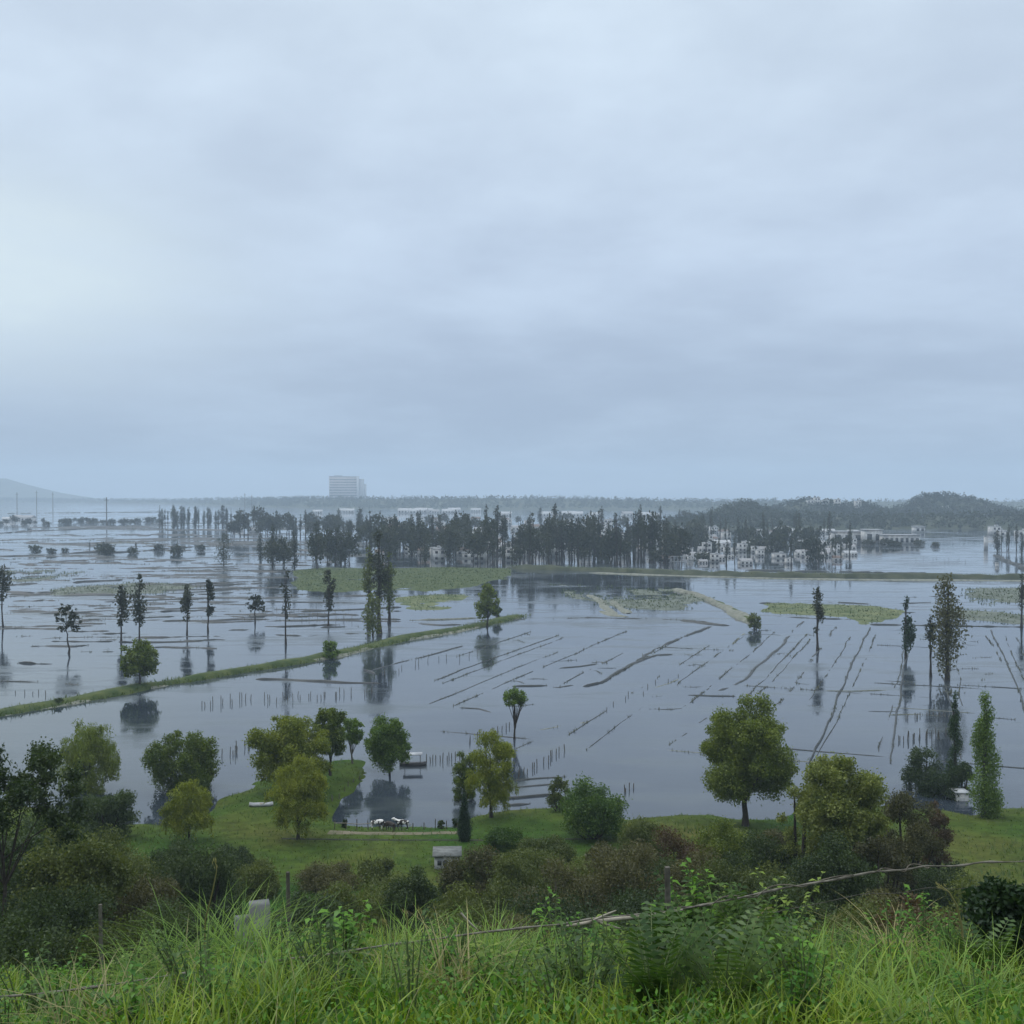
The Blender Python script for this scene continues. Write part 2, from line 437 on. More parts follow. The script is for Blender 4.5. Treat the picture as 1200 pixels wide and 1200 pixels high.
def build_ground():
    ys = np.concatenate([np.arange(-45, 0, 3.0), np.arange(0, 30, 0.45), np.arange(30, 80, 1.2), np.arange(80, 150, 0.55), [155, 165, 180, 220, 300, 600, 1200, 2500, 4200, 6500]])
    us = np.linspace(-1, 1, 260)
    us = np.sign(us) * np.abs(us) ** 1.25
    half = np.interp(ys, [-45, 0, 30, 150, 300, 6500], [120, 120, 120, 140, 400, 6500])
    X = half[:, None] * us[None]; Y = np.repeat(ys[:, None], len(us), 1)
    Z = ground_z(X, Y)
    Z = np.where(Y > 152, -1.2, Z)
    n, k = X.shape
    i = np.arange(n - 1)[:, None] * k; j = np.arange(k - 1)[None]
    f = np.stack([i + j, i + j + 1, i + j + 1 + k, i + j + k], -1).reshape(-1, 4)
    mb = MB(); mb.add(np.stack([X, Y, Z], -1), f)
    o = mb.build('ground', GROUND, smooth=True)
    tag(o, 'grassy hillside running down to a flat meadow at the flood edge', None, None, 'structure')
build_ground()
mb = MB()
mb.add([(-6500, 60, 0), (6500, 60, 0), (6500, 6500, 0), (-6500, 6500, 0)], [(0, 1, 2, 3)])
tag(mb.build('water', WATER), 'grey flood water lying over the fields', None, None, 'structure')

# --- low ridges, banks and flats standing out of the water
def resample(p, step):
    p = np.asarray(p, float)
    d = np.concatenate([[0], np.cumsum(np.hypot(*np.diff(p[:, :2], axis=0).T))])
    n = max(2, int(d[-1] / step) + 1)
    s = np.linspace(0, d[-1], n)
    return np.stack([np.interp(s, d, p[:, 0]), np.interp(s, d, p[:, 1])], 1)
REEDS = []
def strip(name, pxs, width, height, mat, seed, gap=0.0, wob=0.5, label=None, profile=((-.5, -.3), (-.28, .8), (0, 1), (.28, .8), (.5, -.3)), px=True, step=None):
    """a low earth bank along a line on the water; gap drops parts of it under the surface"""
    rng = np.random.default_rng(seed)
    p = np.array([at(x, y)[:2] for x, y in pxs]) if px else np.asarray(pxs, float)
    ll = np.sum(np.hypot(*np.diff(p, axis=0).T))
    step = step or max(0.45, ll / 300)
    c = resample(p, step)
    n = len(c)
    t = np.gradient(c, axis=0); t /= np.linalg.norm(t, axis=1, keepdims=True) + 1e-9
    nn = np.stack([-t[:, 1], t[:, 0]], 1)
    arc = np.arange(n) * step
    w1 = hash_noise(arc, np.zeros(n), 14.0, seed) + 0.5 * hash_noise(arc, np.ones(n), 4.0, seed + 1)
    c = c + nn * (w1 * wob)[:, None]
    wd = width * (1 + 0.9 * hash_noise(arc, np.full(n, 3.0), 9.0, seed + 2))
    hh = height * (1 + 0.8 * hash_noise(arc, np.full(n, 5.0), 6.0, seed + 3))
    nz_ = hash_noise(arc, np.full(n, 7.0), 9.0, seed + 4) + 0.5 * hash_noise(arc, np.full(n, 2.0), 2.6, seed + 6) + 0.25 * hash_noise(arc, np.full(n, 6.0), 0.9, seed + 8) + 0.5
    lift = np.clip((nz_ - gap) * 3.2, -1.2, 1.0) if gap > 0 else np.ones(n)
    drop = np.where(lift < 0.05, -1.0, 0.0)
    if name == 'field_ridge': REEDS.append((c[drop == 0], width, height))
    e = np.minimum(1, np.minimum(np.arange(n), np.arange(n)[::-1]) * step / max(width, 1.0))
    rows = []
    for a, b in profile:
        off = a * wd * (0.4 + 0.6 * e) + 0.12 * width * hash_noise(arc, np.full(n, a * 31), 2.0, seed + 9)
        z = np.where(b > 0, b * hh * (0.3 + 0.7 * e), b * 0.6) + np.minimum(0, (lift - 1.0) * hh * 1.02)
        rows.append(np.stack([c[:, 0] + nn[:, 0] * off, c[:, 1] + nn[:, 1] * off, z], 1))
    V = np.stack(rows, 1)
    k = len(profile)
    i = np.arange(n - 1)[:, None] * k; j = np.arange(k - 1)[None]
    f = np.stack([i + j, i + j + k, i + j + 1 + k, i + j + 1], -1).reshape(-1, 4)[:, ::-1]
    mb = MB(); mb.add(V.reshape(-1, 3), f)
    o = mb.build(name, mat, smooth=True)
    return tag(o, label, None, None, 'structure')

DIKE = [(-60, 846), (0, 837), (60, 827), (120, 816), (165, 806), (230, 796), (300, 784), (350, 776), (385, 770), (430, 759), (480, 748), (525, 741), (556, 734), (590, 727), (612, 722)]
strip('grass_dike', DIKE, 4.0, 0.7, TURF, 11, label='long grass dike curving through the flood', wob=0.8, step=1.0)
strip('dirt_track', [(x, y + 1.1) for x, y in DIKE], 2.6, 0.34, MUD_PALE, 19, gap=.3, label='pale wet track along the near foot of the dike', wob=.8, step=1.0)
BANK = [(595, 666), (680, 668), (760, 671), (850, 674), (950, 675.5), (1080, 677), (1230, 678)]
strip('earth_bank', BANK, 9.0, 1.5, mat_plain('bank_soil', (0.028, 0.036, 0.018), (0.06, 0.066, 0.036), 0.2, 0.95, 0.4), 12, label='long dark earth bank crossing behind the open water', wob=1.0)
strip('earth_bank', [(690, 671.5), (800, 675), (900, 678), (1000, 679.5), (1230, 681)], 4.0, 0.35, MUD_PALE, 13, label='pale silt ledge below the dark earth bank')
strip('earth_bank', [(790, 691), (822, 700), (850, 712), (872, 724), (884, 732)], 4.0, 0.9, MUD_PALE, 14, label='pale bank running out to the small bush in open water')
strip('earth_bank', [(812, 697), (840, 707), (866, 719), (880, 730)], 2.2, 0.7, TURF, 15, label='narrow grassy bank beside the pale bank in open water')
strip('earth_bank', [(688, 697), (702, 702), (710, 712), (722, 720)], 3.0, 0.3, MUD_PALE, 16, label='broken pale silt spit in the open water')
strip('earth_bank', [(716, 704), (726, 712), (737, 719)], 3.2, 0.4, MUD_PALE, 17, label='second pale silt spit in the open water')
strip('earth_bank', [(704, 716), (718, 721), (734, 723)], 3.5, 0.25, MUD_PALE, 18, label='silt bar closing the two pale spits')
RIDGES = [
    ([(556, 727), (620, 726), (690, 724), (760, 725), (812, 727), (852, 733)], 2.0, .22, .15),
    ([(800, 727), (830, 731), (855, 733)], 2.4, .35, 0),
    ([(682, 805), (705, 800), (726, 787), (745, 777), (770, 768), (788, 767)], 1.5, .25, .05),
    ([(745, 775), (765, 764), (790, 752), (815, 741), (836, 734)], 2.0, .30, .1),
    ([(758, 810), (785, 800), (808, 788), (830, 775), (852, 760), (872, 742)], 1.0, .10, .3),
    ([(842, 810), (862, 802), (880, 789), (900, 770), (920, 750), (942, 728)], 1.4, .16, .1),
    ([(900, 835), (925, 808), (945, 782), (962, 758), (980, 735)], 1.2, .10, .3),
    ([(947, 895), (963, 862), (978, 828), (992, 795), (1006, 764), (1020, 735)], 0.7, .22, 0),
    ([(1044, 895), (1049, 858), (1054, 820), (1060, 780), (1063, 765)], 0.6, .22, 0),
    ([(1125, 890), (1120, 845), (1108, 805), (1098, 780)], 0.5, .14, .1),
    ([(1160, 738), (1175, 765), (1190, 800), (1206, 845)], 0.6, .18, 0),
    ([(1155, 745), (1168, 762), (1180, 790)], 0.5, .08, .3),
    ([(806, 815), (835, 816), (862, 816)], 0.9, .14, 0),
    ([(935, 809), (1000, 810), (1070, 808), (1130, 812)], 0.5, .12, .15),
    ([(600, 804), (640, 803)], 1.2, .18, 0), ([(640, 805), (655, 806), (672, 803)], 1.2, .18, .1),
    ([(655, 783), (680, 781), (700, 778)], 1.0, .14, 0), ([(700, 783), (722, 783)], .7, .08, 0),
    ([(538, 830), (560, 831), (578, 836)], 0.9, .12, .1),
    ([(300, 796), (345, 797), (400, 800), (446, 801)], 1.5, .28, .05),
    ([(405, 792), (430, 788), (465, 778), (500, 768), (540, 757)], 1.2, .14, .2),
    ([(425, 785), (438, 790)], 1.4, .25, 0),
    ([(480, 727), (520, 726), (558, 724)], 2.2, .4, .1),
    ([(320, 744), (360, 746), (400, 743), (440, 742)], 1.5, .3, .2),
    ([(345, 737), (380, 735), (420, 734)], 1.6, .35, .1),
    ([(300, 721), (350, 723), (400, 720), (420, 721)], 2.0, .25, .1),
    ([(310, 705), (360, 706), (430, 707)], 1.5, .3, .1),
    ([(490, 731), (520, 733), (540, 732)], 3.0, .25, 0),
    ([(22, 777), (42, 778)], 1.2, .5, 0), ([(42, 778), (62, 778)], .5, .15, 0),
    ([(0, 798), (60, 800), (120, 805), (150, 806)], 0.9, .22, .15),
    ([(630, 855), (655, 851), (690, 846)], .8, .08, .3), ([(700, 846), (730, 838), (760, 830)], .9, .1, .3),
    ([(735, 905), (760, 890), (800, 862), (830, 840)], .7, .07, .4),
    ([(560, 905), (600, 880), (640, 862)], .6, .05, .5),
    ([(0, 652), (45, 651), (95, 648), (120, 647)], 3.0, .6, .1),
    ([(125, 648), (165, 646), (195, 643), (225, 641)], 3.0, .6, .1),
    ([(0, 666), (60, 666), (110, 667)], 3.5, .4, .1),
    ([(0, 625), (50, 622), (100, 620), (190, 619)], 5.0, .7, .05),
    ([(30, 637), (70, 637), (105, 636)], 4.0, .35, .1), ([(110, 638), (150, 636), (180, 637)], 4.0, .35, .1),
    ([(0, 602), (80, 601), (200, 600)], 6.0, 1.0, .1),
    ([(870, 668), (950, 670), (1030, 671), (1120, 673)], 2.0, .5, .1),
    ([(890, 707), (960, 705), (1020, 708), (1090, 706)], 1.5, .25, .2),
    ([(900, 722), (960, 725), (1020, 726)], 1.5, .25, .2), ([(1020, 732), (1080, 733), (1200, 735)], 1.2, .3, .1),
    ([(1060, 700), (1130, 698), (1210, 697)], 2, .2, .2), ([(970, 716), (1040, 719), (1080, 717)], 2, .2, .2),
    ([(1165, 651), (1185, 660), (1205, 668)], 4.0, 1.2, 0),
    ([(1040, 838), (1075, 837), (1112, 840)], .5, .12, .1), ([(560, 925), (610, 922), (650, 918)], .9, .14, .1),
    ([(575, 937), (610, 935), (655, 931)], 1.1, .2, .1), ([(600, 915), (630, 912), (662, 910)], .7, .12, .1),
    ([(1150, 925), (1180, 922), (1206, 923)], .8, .12, .1), ([(590, 944), (620, 942)], 1.0, .2, 0),
]
for i, (p, w, h, g) in enumerate(RIDGES):
    strip('field_ridge', p, w * .5, h * .8, MUD_PALE if i % 9 == 4 else MUD, 100 + i * 7, gap=g + (.18 if g > .12 else .0), wob=0.6 * w)
rng = np.random.default_rng(5)
FD = np.array([math.sin(math.radians(21.4)), math.cos(math.radians(21.4))]); FN = np.array([FD[1], -FD[0]])
def pix(p):
    k = p[1] * CP + CAM_Z * SP
    return 600 + F * p[0] / k, 600 + F * (CAM_Z * CP - p[1] * SP) / k if False else 580 + F * CAM_Z / p[1]
for i in range(40):          # drowned furrows running away towards the right of the hills
    off = -115 + i * 5.4 + rng.normal() * 1.8
    s0, s1 = rng.uniform(95, 170), rng.uniform(190, 330)
    pts = [FD * t_ + FN * off for t_ in np.linspace(s0, s1, 9)]
    pts = [q for q in pts if 470 < pix(q)[0] < 1260 and 738 < pix(q)[1] < 915 and not (pix(q)[0] < 560 and pix(q)[1] < 760) and shore_sdf(np.array([q[0]]), np.array([q[1]]))[0] < -6]
    if len(pts) < 3: continue
    strip('field_ridge', pts, rng.uniform(.14, .34), rng.uniform(.04, .08), MUD, 3000 + i * 13, gap=rng.uniform(.08, .40), wob=.5, px=False)
for i in range(34):          # cross ridges between them
    off = rng.uniform(-60, 60); t_ = rng.uniform(115, 300); ln = rng.uniform(10, 34)
    pts = [FD * t_ + FN * (off + u_) for u_ in np.linspace(0, ln, 5)]
    if not all(480 < pix(q)[0] < 1260 and 738 < pix(q)[1] < 905 and shore_sdf(np.array([q[0]]), np.array([q[1]]))[0] < -5 for q in pts): continue
    strip('field_ridge', pts, rng.uniform(.2, .45), .07, MUD_PALE if i % 5 == 0 else MUD, 4000 + i * 13, gap=rng.uniform(.3, .6), wob=.5, px=False)
for i in range(210):          # the drowned plots on the left, ridge behind ridge
    py = 612 + 152 * rng.uniform(0, 1) ** 1.1
    x0 = rng.uniform(-20, 330); ln = rng.uniform(35, 190)
    x1 = min(x0 + ln, 470 if py < 735 else 300 - (py - 735) * 2)
    if x1 - x0 < 25: continue
    sl = rng.uniform(-0.04, 0.025)
    xs = np.linspace(x0, x1, 5)
    pts = [(x, py + sl * (x - x0) + rng.normal() * 0.5) for x in xs]
    D = at(x0, py)[1]
    strip('field_ridge', pts, D * D / 30 / F * rng.uniform(0.3, 1.0), 0.08 + 0.0008 * D * rng.uniform(.2, 1), MUD, 700 + i * 11, gap=rng.uniform(.1, .55), wob=0.8)
for i in range(60):          # shorter marks over the open water on the right
    py = rng.uniform(735, 860); x0 = rng.uniform(560, 1150); ln = rng.uniform(10, 40)
    pts = [(x0, py), (x0 + ln / 2, py + rng.normal() * 1.0), (x0 + ln, py + rng.normal() * 1.5)]
    strip('field_ridge', pts, rng.uniform(.2, .5), 0.05, MUD, 1700 + i * 11, gap=0.45, wob=0.5)

FLATS = []
def flat_height(p, X, Y, seed, z):
    best = np.full(X.shape, 1e9); ins = np.zeros(X.shape, bool)
    for (ax, ay), (bx, by) in zip(p[:-1], p[1:]):
        vx, vy = bx - ax, by - ay
        tt = np.clip(((X - ax) * vx + (Y - ay) * vy) / (vx * vx + vy * vy + 1e-9), 0, 1)
        best = np.minimum(best, np.hypot(X - ax - tt * vx, Y - ay - tt * vy))
        ins ^= ((ay > Y) != (by > Y)) & (X < vx * (Y - ay) / ((by - ay) or 1e-9) + ax)
    sd = np.where(ins, best, -best)
    nz = hash_noise(X, Y * .6, 22, seed) * 1.0 + hash_noise(X, Y * .45, 8, seed + 1) * .8 + hash_noise(X, Y, 2.5, seed + 2) * .35
    return np.clip(sd / 14.0, -1, 0.35) + nz * 0.62 * np.where(sd > 0, 1, .4) * 1.0 + z * .6 - .22 - np.clip(-sd, 0, 5) * .1
def flat(name, px, mat, seed, label, z=0.16, step=1.2):
    """an uneven low island given by its outline on the water"""
    p = np.array([at(x, y)[:2] for x, y in px + [px[0]]])
    c = resample(p, step)[:-1]
    FLATS.append((p[:-1], mat, seed))
    lo = p.min(0) - 6; hi = p.max(0) + 6
    st = max(0.8, min(2.5, (hi - lo).max() / 130))
    xs = np.arange(lo[0], hi[0], st); ys = np.arange(lo[1], hi[1], st)
    X, Y = np.meshgrid(xs, ys)
    H = flat_height(p, X, Y, seed, z)
    mb = MB(); nn, k = X.shape
    i = np.arange(nn - 1)[:, None] * k; j = np.arange(k - 1)[None]
    f = np.stack([i + j, i + j + 1, i + j + 1 + k, i + j + k], -1).reshape(-1, 4)
    keep = H.reshape(-1)[f].max(1) > -0.2
    if keep.sum() < 12: return
    mb.add(np.stack([X, Y, H], -1), f[keep])
    tag(mb.build(name, mat, smooth=True), label, None, None, 'structure')
flat('grass_flat', [(338, 668), (380, 664), (430, 666), (520, 665), (598, 667), (600, 678), (560, 688), (500, 694), (430, 692), (385, 696), (340, 690)], TURF, 31, 'green grass flat among the drowned trees')
flat('grass_flat', [(460, 700), (520, 696), (556, 695), (556, 712), (520, 716), (462, 715)], FLAT, 32, 'dull green flat behind the dike')
flat('grass_flat', [(890, 708), (930, 705), (985, 708), (1030, 710), (1060, 716), (1050, 724), (1022, 733), (1004, 736), (985, 724), (930, 722), (892, 719)], FLAT, 33, 'olive grass flat beside the slim trees')
flat('mud_flat', [(640, 684), (720, 686), (800, 690), (840, 700), (810, 716), (740, 716), (690, 708), (650, 698)], FLAT_GREY, 34, 'grey green silt flat in open water', z=-0.12)
flat('mud_flat', [(1125, 690), (1210, 688), (1215, 706), (1160, 712), (1120, 704)], FLAT_GREY, 35, 'grey green flat by the right edge', z=-0.12)
flat('mud_flat', [(0, 668), (60, 667), (120, 670), (100, 680), (20, 682), (-30, 680)], FLAT_GREY, 36, 'grey green flat on the far left water', z=-0.12)
flat('mud_flat', [(40, 690), (110, 684), (200, 682), (240, 688), (200, 698), (110, 697), (50, 698)], FLAT_GREY, 37, 'long grey green flat among the slender trees', z=-0.12)
flat('mud_flat', [(1100, 712), (1170, 716), (1215, 722), (1215, 732), (1150, 730), (1100, 724)], FLAT_GREY, 38, 'thin grey flat right of the tall poplars', z=-0.12)
flat('mud_flat', [(0, 838), (60, 830), (70, 834), (20, 844), (-40, 850)], FLAT_GREY, 39, 'grey silt below the dike', z=-0.12)

# dirt track and ditch along the near shore
def draped(name, pxs, width, mat, label, lift=0.06):
    pts = np.array([on_ground(x, y)[:2] for x, y in pxs])
    c = resample(pts, 0.7); n = len(c)
    t = np.gradient(c, axis=0); t /= np.linalg.norm(t, axis=1, keepdims=True)
    nn = np.stack([-t[:, 1], t[:, 0]], 1)
    rows = []
    for a in np.linspace(-.5, .5, 5):
        q = c + nn * (a * width * (1 + 0.35 * hash_noise(np.arange(n), np.full(n, a * 9), 4, 3)))[:, None]
        rows.append(np.column_stack([q, ground_z(q[:, 0], q[:, 1]) + lift * (1 - (2 * a) ** 4) + 0.008]))
    V = np.stack(rows, 1); k = 5
    i = np.arange(n - 1)[:, None] * k; j = np.arange(k - 1)[None]
    f = np.stack([i + j, i + j + k, i + j + 1 + k, i + j + 1], -1).reshape(-1, 4)[:, ::-1]
    mb = MB(); mb.add(V.reshape(-1, 3), f)
    tag(mb.build(name, mat, smooth=True), label, None, None, 'structure')
draped('dirt_track', [(386, 975), (430, 977), (480, 977), (540, 976)], 1.5, DIRT, 'bare dirt track along the near shore')
draped('ditch', [(330, 983), (400, 984), (470, 985), (545, 985), (600, 984), (700, 983)], 0.5, mat_plain('ditch_soil', (.030, .034, .018), (.016, .020, .010), 1.5, .95, .4), 'thin dark ditch behind the dirt track', 0.03)

# --- hills
def hill(name, ridge, depth, mat, seed, label, woods=None, base=0.0):
    """ridge: (px, py_top, distance); the hill falls to the plain over depth metres front and back"""
    rp = np.array([(*at_dist(px, py, d)[:2], max(at_dist(px, py, d)[2], 2.0)) for px, py, d in ridge])
    s = np.linspace(0, 1, 140)
    tt = np.linspace(0, 1, len(rp))
    R = np.stack([np.interp(s, tt, rp[:, k]) for k in range(3)], 1)
    R[:, 2] += hash_noise(s * 140, s * 0, 5, seed) * 0.10 * R[:, 2]
    prof = [(-1, -2), (-.8, .16), (-.6, .36), (-.4, .6), (-.2, .85), (0, 1), (.3, .7), (.6, .3), (1, -2)]
    V = []
    for a, h in prof:
        z = np.where(h > 0, h * R[:, 2], -2.0) + (hash_noise(R[:, 0], np.full(len(R), a * 50), 30, seed) * 0.12 * R[:, 2] if 0 < h < 1 else 0)
        V.append(np.stack([R[:, 0], R[:, 1] + a * depth, z], 1))
    V = np.stack(V, 1); n, k = V.shape[:2]
    i = np.arange(n - 1)[:, None] * k; j = np.arange(k - 1)[None]
    f = np.stack([i + j, i + j + k, i + j + 1 + k, i + j + 1], -1).reshape(-1, 4)[:, ::-1]
    mb = MB(); mb.add(V.reshape(-1, 3), f)
    tag(mb.build(name, mat, smooth=True), label, None, None, 'structure')
    if woods:
        wname, count, size, wl = woods
        rg = np.random.default_rng(seed)
        ncl = count // 14
        u = rg.uniform(0, n - 1.001, ncl); w = rg.uniform(0.6, 5.4, ncl)
        iu = u.astype(int); iw = w.astype(int); fu = (u - iu)[:, None]; fw = (w - iw)[:, None]
        P = (V[iu, iw] * (1 - fu) + V[iu + 1, iw] * fu) * (1 - fw) + (V[iu, iw + 1] * (1 - fu) + V[iu + 1, iw + 1] * fu) * fw
        P = P[P[:, 2] > -0.5]
        rad = size * rg.uniform(0.6, 1.5, len(P))
        c = np.repeat(P, 14, 0) + unit(rg, len(P) * 14) * np.repeat(rad, 14)[:, None] * np.array([1, 1, 1.1]) * rg.uniform(0.5, 1, len(P) * 14)[:, None]
        c[:, 2] += np.repeat(rad, 14) * 0.7
        m2 = MB(); leaves(m2, rg, c, size * 0.75, size * 0.5)
        tag(m2.build(wname, WOODS), wl, None, None, 'stuff')
hill('hill', [(800, 614, 1060), (832, 604, 1090), (850, 596, 1110), (868, 592, 1120), (885, 594, 1120), (905, 602, 1110), (930, 610, 1080)], 90, HILL, 41,
     'small rounded wooded hill beyond the flooded houses', ('hillside_woods', 9000, 3.2, 'dark woods over the small rounded hill'))
hill('hill', [(870, 610, 1250), (900, 600, 1280), (922, 592, 1300), (946, 587.5, 1320), (970, 588.5, 1320), (980, 594, 1310), (998, 595, 1310), (1008, 591.5, 1310), (1018, 594, 1310), (1030, 602, 1300), (1080, 606, 1300)], 110, HILL, 42,
     'low wooded hill with pale houses along its top', ('hillside_woods', 12000, 3.4, 'dark woods over the hill with houses'))
hill('hill', [(1000, 606, 1300), (1030, 602, 1330), (1050, 598, 1340), (1064, 595, 1350), (1072, 587, 1360), (1084, 582.5, 1370), (1100, 581, 1370), (1122, 582.5, 1370), (1142, 587, 1360), (1155, 596, 1350), (1175, 599, 1350), (1200, 601, 1350), (1260, 601, 1340), (1400, 602, 1340)], 130, HILL, 43,
     'broad wooded hill with a domed summit', ('hillside_woods', 16000, 3.4, 'dark woods over the domed hill'))
hill('hill', [(780, 610, 1000), (860, 607, 1010), (960, 606, 1010), (1060, 606, 1020), (1160, 605, 1010), (1260, 604, 1000), (1400, 604, 1000)], 60, HILL, 44,
     'long wooded rise at the foot of the hills', ('hillside_woods', 14000, 3.0, 'dark woods along the foot of the hills'))
hill('hill', [(-300, 583, 4600), (-60, 583, 4600), (20, 585, 4500), (100, 585.5, 4400), (200, 586, 4000), (300, 585, 3000), (360, 584.5, 2700), (450, 584.5, 2500), (560, 584, 2400), (700, 585, 2400), (820, 588, 2400), (950, 588, 2500), (1500, 588, 2600)], 160, HILL, 45,
     'long low hazy ridge closing the plain', ('far_woods', 60000, 4.2, 'hazy woods along the long low ridge'))
hill('mountain', [(-420, 556, 5600), (-200, 552, 5500), (-60, 553, 5400), (0, 560, 5300), (30, 567, 5250), (60, 576, 5200), (95, 584, 5150), (130, 590, 5100)], 700, HILL, 46,
     'faint blue mountain fading into the cloud at the far left')

# ------------------------------------------------------------------ trees
def tree_meshes(seed, H, W, style, leaf_mat, bark_mat, leaf_n=3500, leaf_s=0.22, trunk_frac=0.3, trunk_r=None, gaps=0.0, lean=0.0, name='tree', gaps_lo=1.0, dens=1.0, spire=False):
    """builds trunk mesh and crown mesh, base at origin"""
    rg = np.random.default_rng(seed)
    h0 = H * trunk_frac; R = W / 2 * (1.16 if style in ('round', 'willow') else 1.06)
    leaf_n = int(leaf_n * dens)
    blobs = []          # centre, radius
    if style == 'round' or style == 'willow' or style == 'dome':
        cz = (h0 + H) / 2; rz = (H - h0) / 2; m0 = min(R, rz)
        nb = 17
        ga = rg.uniform(0, 6.28)
        for i in range(nb):
            zf = 1 - 1.95 * (i + .5) / nb + rg.normal() * .07
            if style == 'dome': zf = max(zf, -.25)
            ga += 2.4 + rg.normal() * .35
            sr = math.sqrt(max(0, 1 - min(1, abs(zf) if zf > 0 else abs(zf) * .8) ** 2)) * rg.uniform(.78, 1.1)
            br = m0 * rg.uniform(0.27, 0.44)
            c0 = np.array([math.cos(ga) * sr * max(R - br, .1), math.sin(ga) * sr * max(R - br, .1), cz + zf * max(rz - br * .8, .1) * rg.uniform(.85, 1.05)])
            blobs.append((c0, br * .8))
            for j in range(5):
                dd = unit(rg, 1)[0]; dd[2] = dd[2] * .8 + .15
                blobs.append((c0 + dd * br * rg.uniform(.6, 1.0), br * rg.uniform(.28, .55)))
        for i in range(5):
            dd = unit(rg, 1)[0]
            blobs.append((np.array([dd[0] * R * .3, dd[1] * R * .3, cz + dd[2] * rz * .3]), m0 * .35))
    elif style == 'bush':
        for i in range(34):
            a = rg.uniform(0, 2 * np.pi); q = math.sqrt(rg.uniform(0, 1)) * 0.85
            hh = H * rg.uniform(0.3, 1.0) * (1 - 0.35 * q * q)
            br = min(R, H) * rg.uniform(0.24, 0.42)
            blobs.append((np.array([math.cos(a) * q * R, math.sin(a) * q * R, max(hh - br, br * .5)]), br))
    elif style == 'column':
        nb = max(9, int((H - h0) / (R * 0.55)))
        for i in range(nb):
            f = (i + rg.uniform(0, .8)) / nb
            prof = (0.55 + 0.9 * math.sin(math.pi * min(1, f * 0.85 + 0.1))) * 0.68
            if spire: prof = (0.22 + 0.95 * (1 - f) ** 0.8) * rg.uniform(.75, 1.15) * (0.75 + min(f, .25))
            if rg.uniform() < gaps: continue
            a = rg.uniform(0, 2 * np.pi)
            br = R * prof * rg.uniform(0.55, 0.95)
            off = max(0, R * prof - br * .8)
            blobs.append((np.array([math.cos(a) * off, math.sin(a) * off, h0 + f * (H - h0 - br * .5)]), br))
        blobs.append((np.array([0, 0, H - R * .3]), R * .3))
    elif style == 'cone':
        nb = 16
        for i in range(nb):
            f = i / nb
            prof = (1 - f) ** 0.6 if f > .25 else 0.75 + f
            blobs.append((np.array([rg.normal() * .06 * R, rg.normal() * .06 * R, h0 + f * (H - h0) + R * .2]), R * prof * .8))
    elif style == 'umbrella':       # separate small clumps on bare branches
        for i in range(int(60)):
            a = rg.uniform(0, 2 * np.pi); q = math.sqrt(rg.uniform(0.02, 1))
            z = H * rg.uniform(0.97 - .5 * gaps_lo, 0.97) * (1 - .12 * q)
            blobs.append((np.array([math.cos(a) * q * R, math.sin(a) * q * R, z]), R * rg.uniform(0.06, 0.15)))
    w = np.array([b[1] ** 2 for b in blobs]); w /= w.sum()
    pick = rg.choice(len(blobs), leaf_n, p=w)
    C = np.array([b[0] for b in blobs])[pick]; B = np.array([b[1] for b in blobs])[pick]
    d = unit(rg, leaf_n)
    zs = {'column': 1.7, 'cone': 1.5, 'umbrella': 0.85}.get(style, 0.85)
    c = C + d * (B * (0.18 + 0.98 * rg.uniform(0, 1, leaf_n) ** .75))[:, None] * np.array([1, 1, zs])
    sp = rg.uniform(0, 1, leaf_n) < (0.45 if style == 'umbrella' else 0.12)
    c[sp] += d[sp] * (B[sp] * rg.uniform(0, 1.2 if style == 'umbrella' else .4, sp.sum()))[:, None]
    up = None
    if style == 'willow':
        k = rg.uniform(0, 1, leaf_n) < 0.42
        ns = 110
        big = [q for q in blobs if q[1] > 0.16 * R]
        hb = rg.integers(0, len(big), ns)
        hc = np.array([big[q][0] for q in hb]); hr = np.array([big[q][1] for q in hb])
        ang = rg.uniform(0, 2 * np.pi, ns); rr = hr * np.sqrt(rg.uniform(.2, 1.1, ns))
        top = hc + np.stack([np.cos(ang) * rr, np.sin(ang) * rr, hr * .2], 1)
        fall = hr * rg.uniform(.7, 2.3, ns) 
        sid = rg.integers(0, ns, leaf_n); tpos = rg.uniform(0, 1, leaf_n) ** .8
        st = top[sid] + rg.normal(size=(leaf_n, 3)) * 0.10
        st[:, 2] -= tpos * fall[sid]
        st[:, :2] *= (1 + .06 * tpos)[:, None]
        c = np.where(k[:, None], st, c)
        up = (0.55, (0, 0, -1.0))
    if style == 'column': up = (0.35, (0, 0, 1.0))
    c[:, 2] = np.maximum(c[:, 2], 0.08)
    c[:, 0] += lean * c[:, 2]
    cm = MB(); leaves(cm, rg, c, leaf_s * 1.5, leaf_s * (0.55 if style in ('willow',) else 0.85), up)
    crown = cm.mesh(name + '_crown', leaf_mat)
    tm = MB()
    r0 = trunk_r or max(0.07, H * 0.022)
    if style != 'bush':
        zt = np.linspace(0, H * (0.9 if style in ('column', 'cone') else 0.72), 9)
        wx = np.cumsum(rg.normal(size=9)) * 0.012 * H; wy = np.cumsum(rg.normal(size=9)) * 0.012 * H
        wx -= wx[0]; wy -= wy[0]
        if style in ('column', 'cone'): wx *= .4; wy *= .4
        path = np.stack([wx + lean * zt, wy, zt], 1); path[0, 2] = -0.6
        rad = r0 * (1 - 0.85 * (zt / zt[-1]) ** 0.9); rad[0] *= 1.45
        tm.tube(path, rad, 7)
        nl = min(len(blobs), 14)
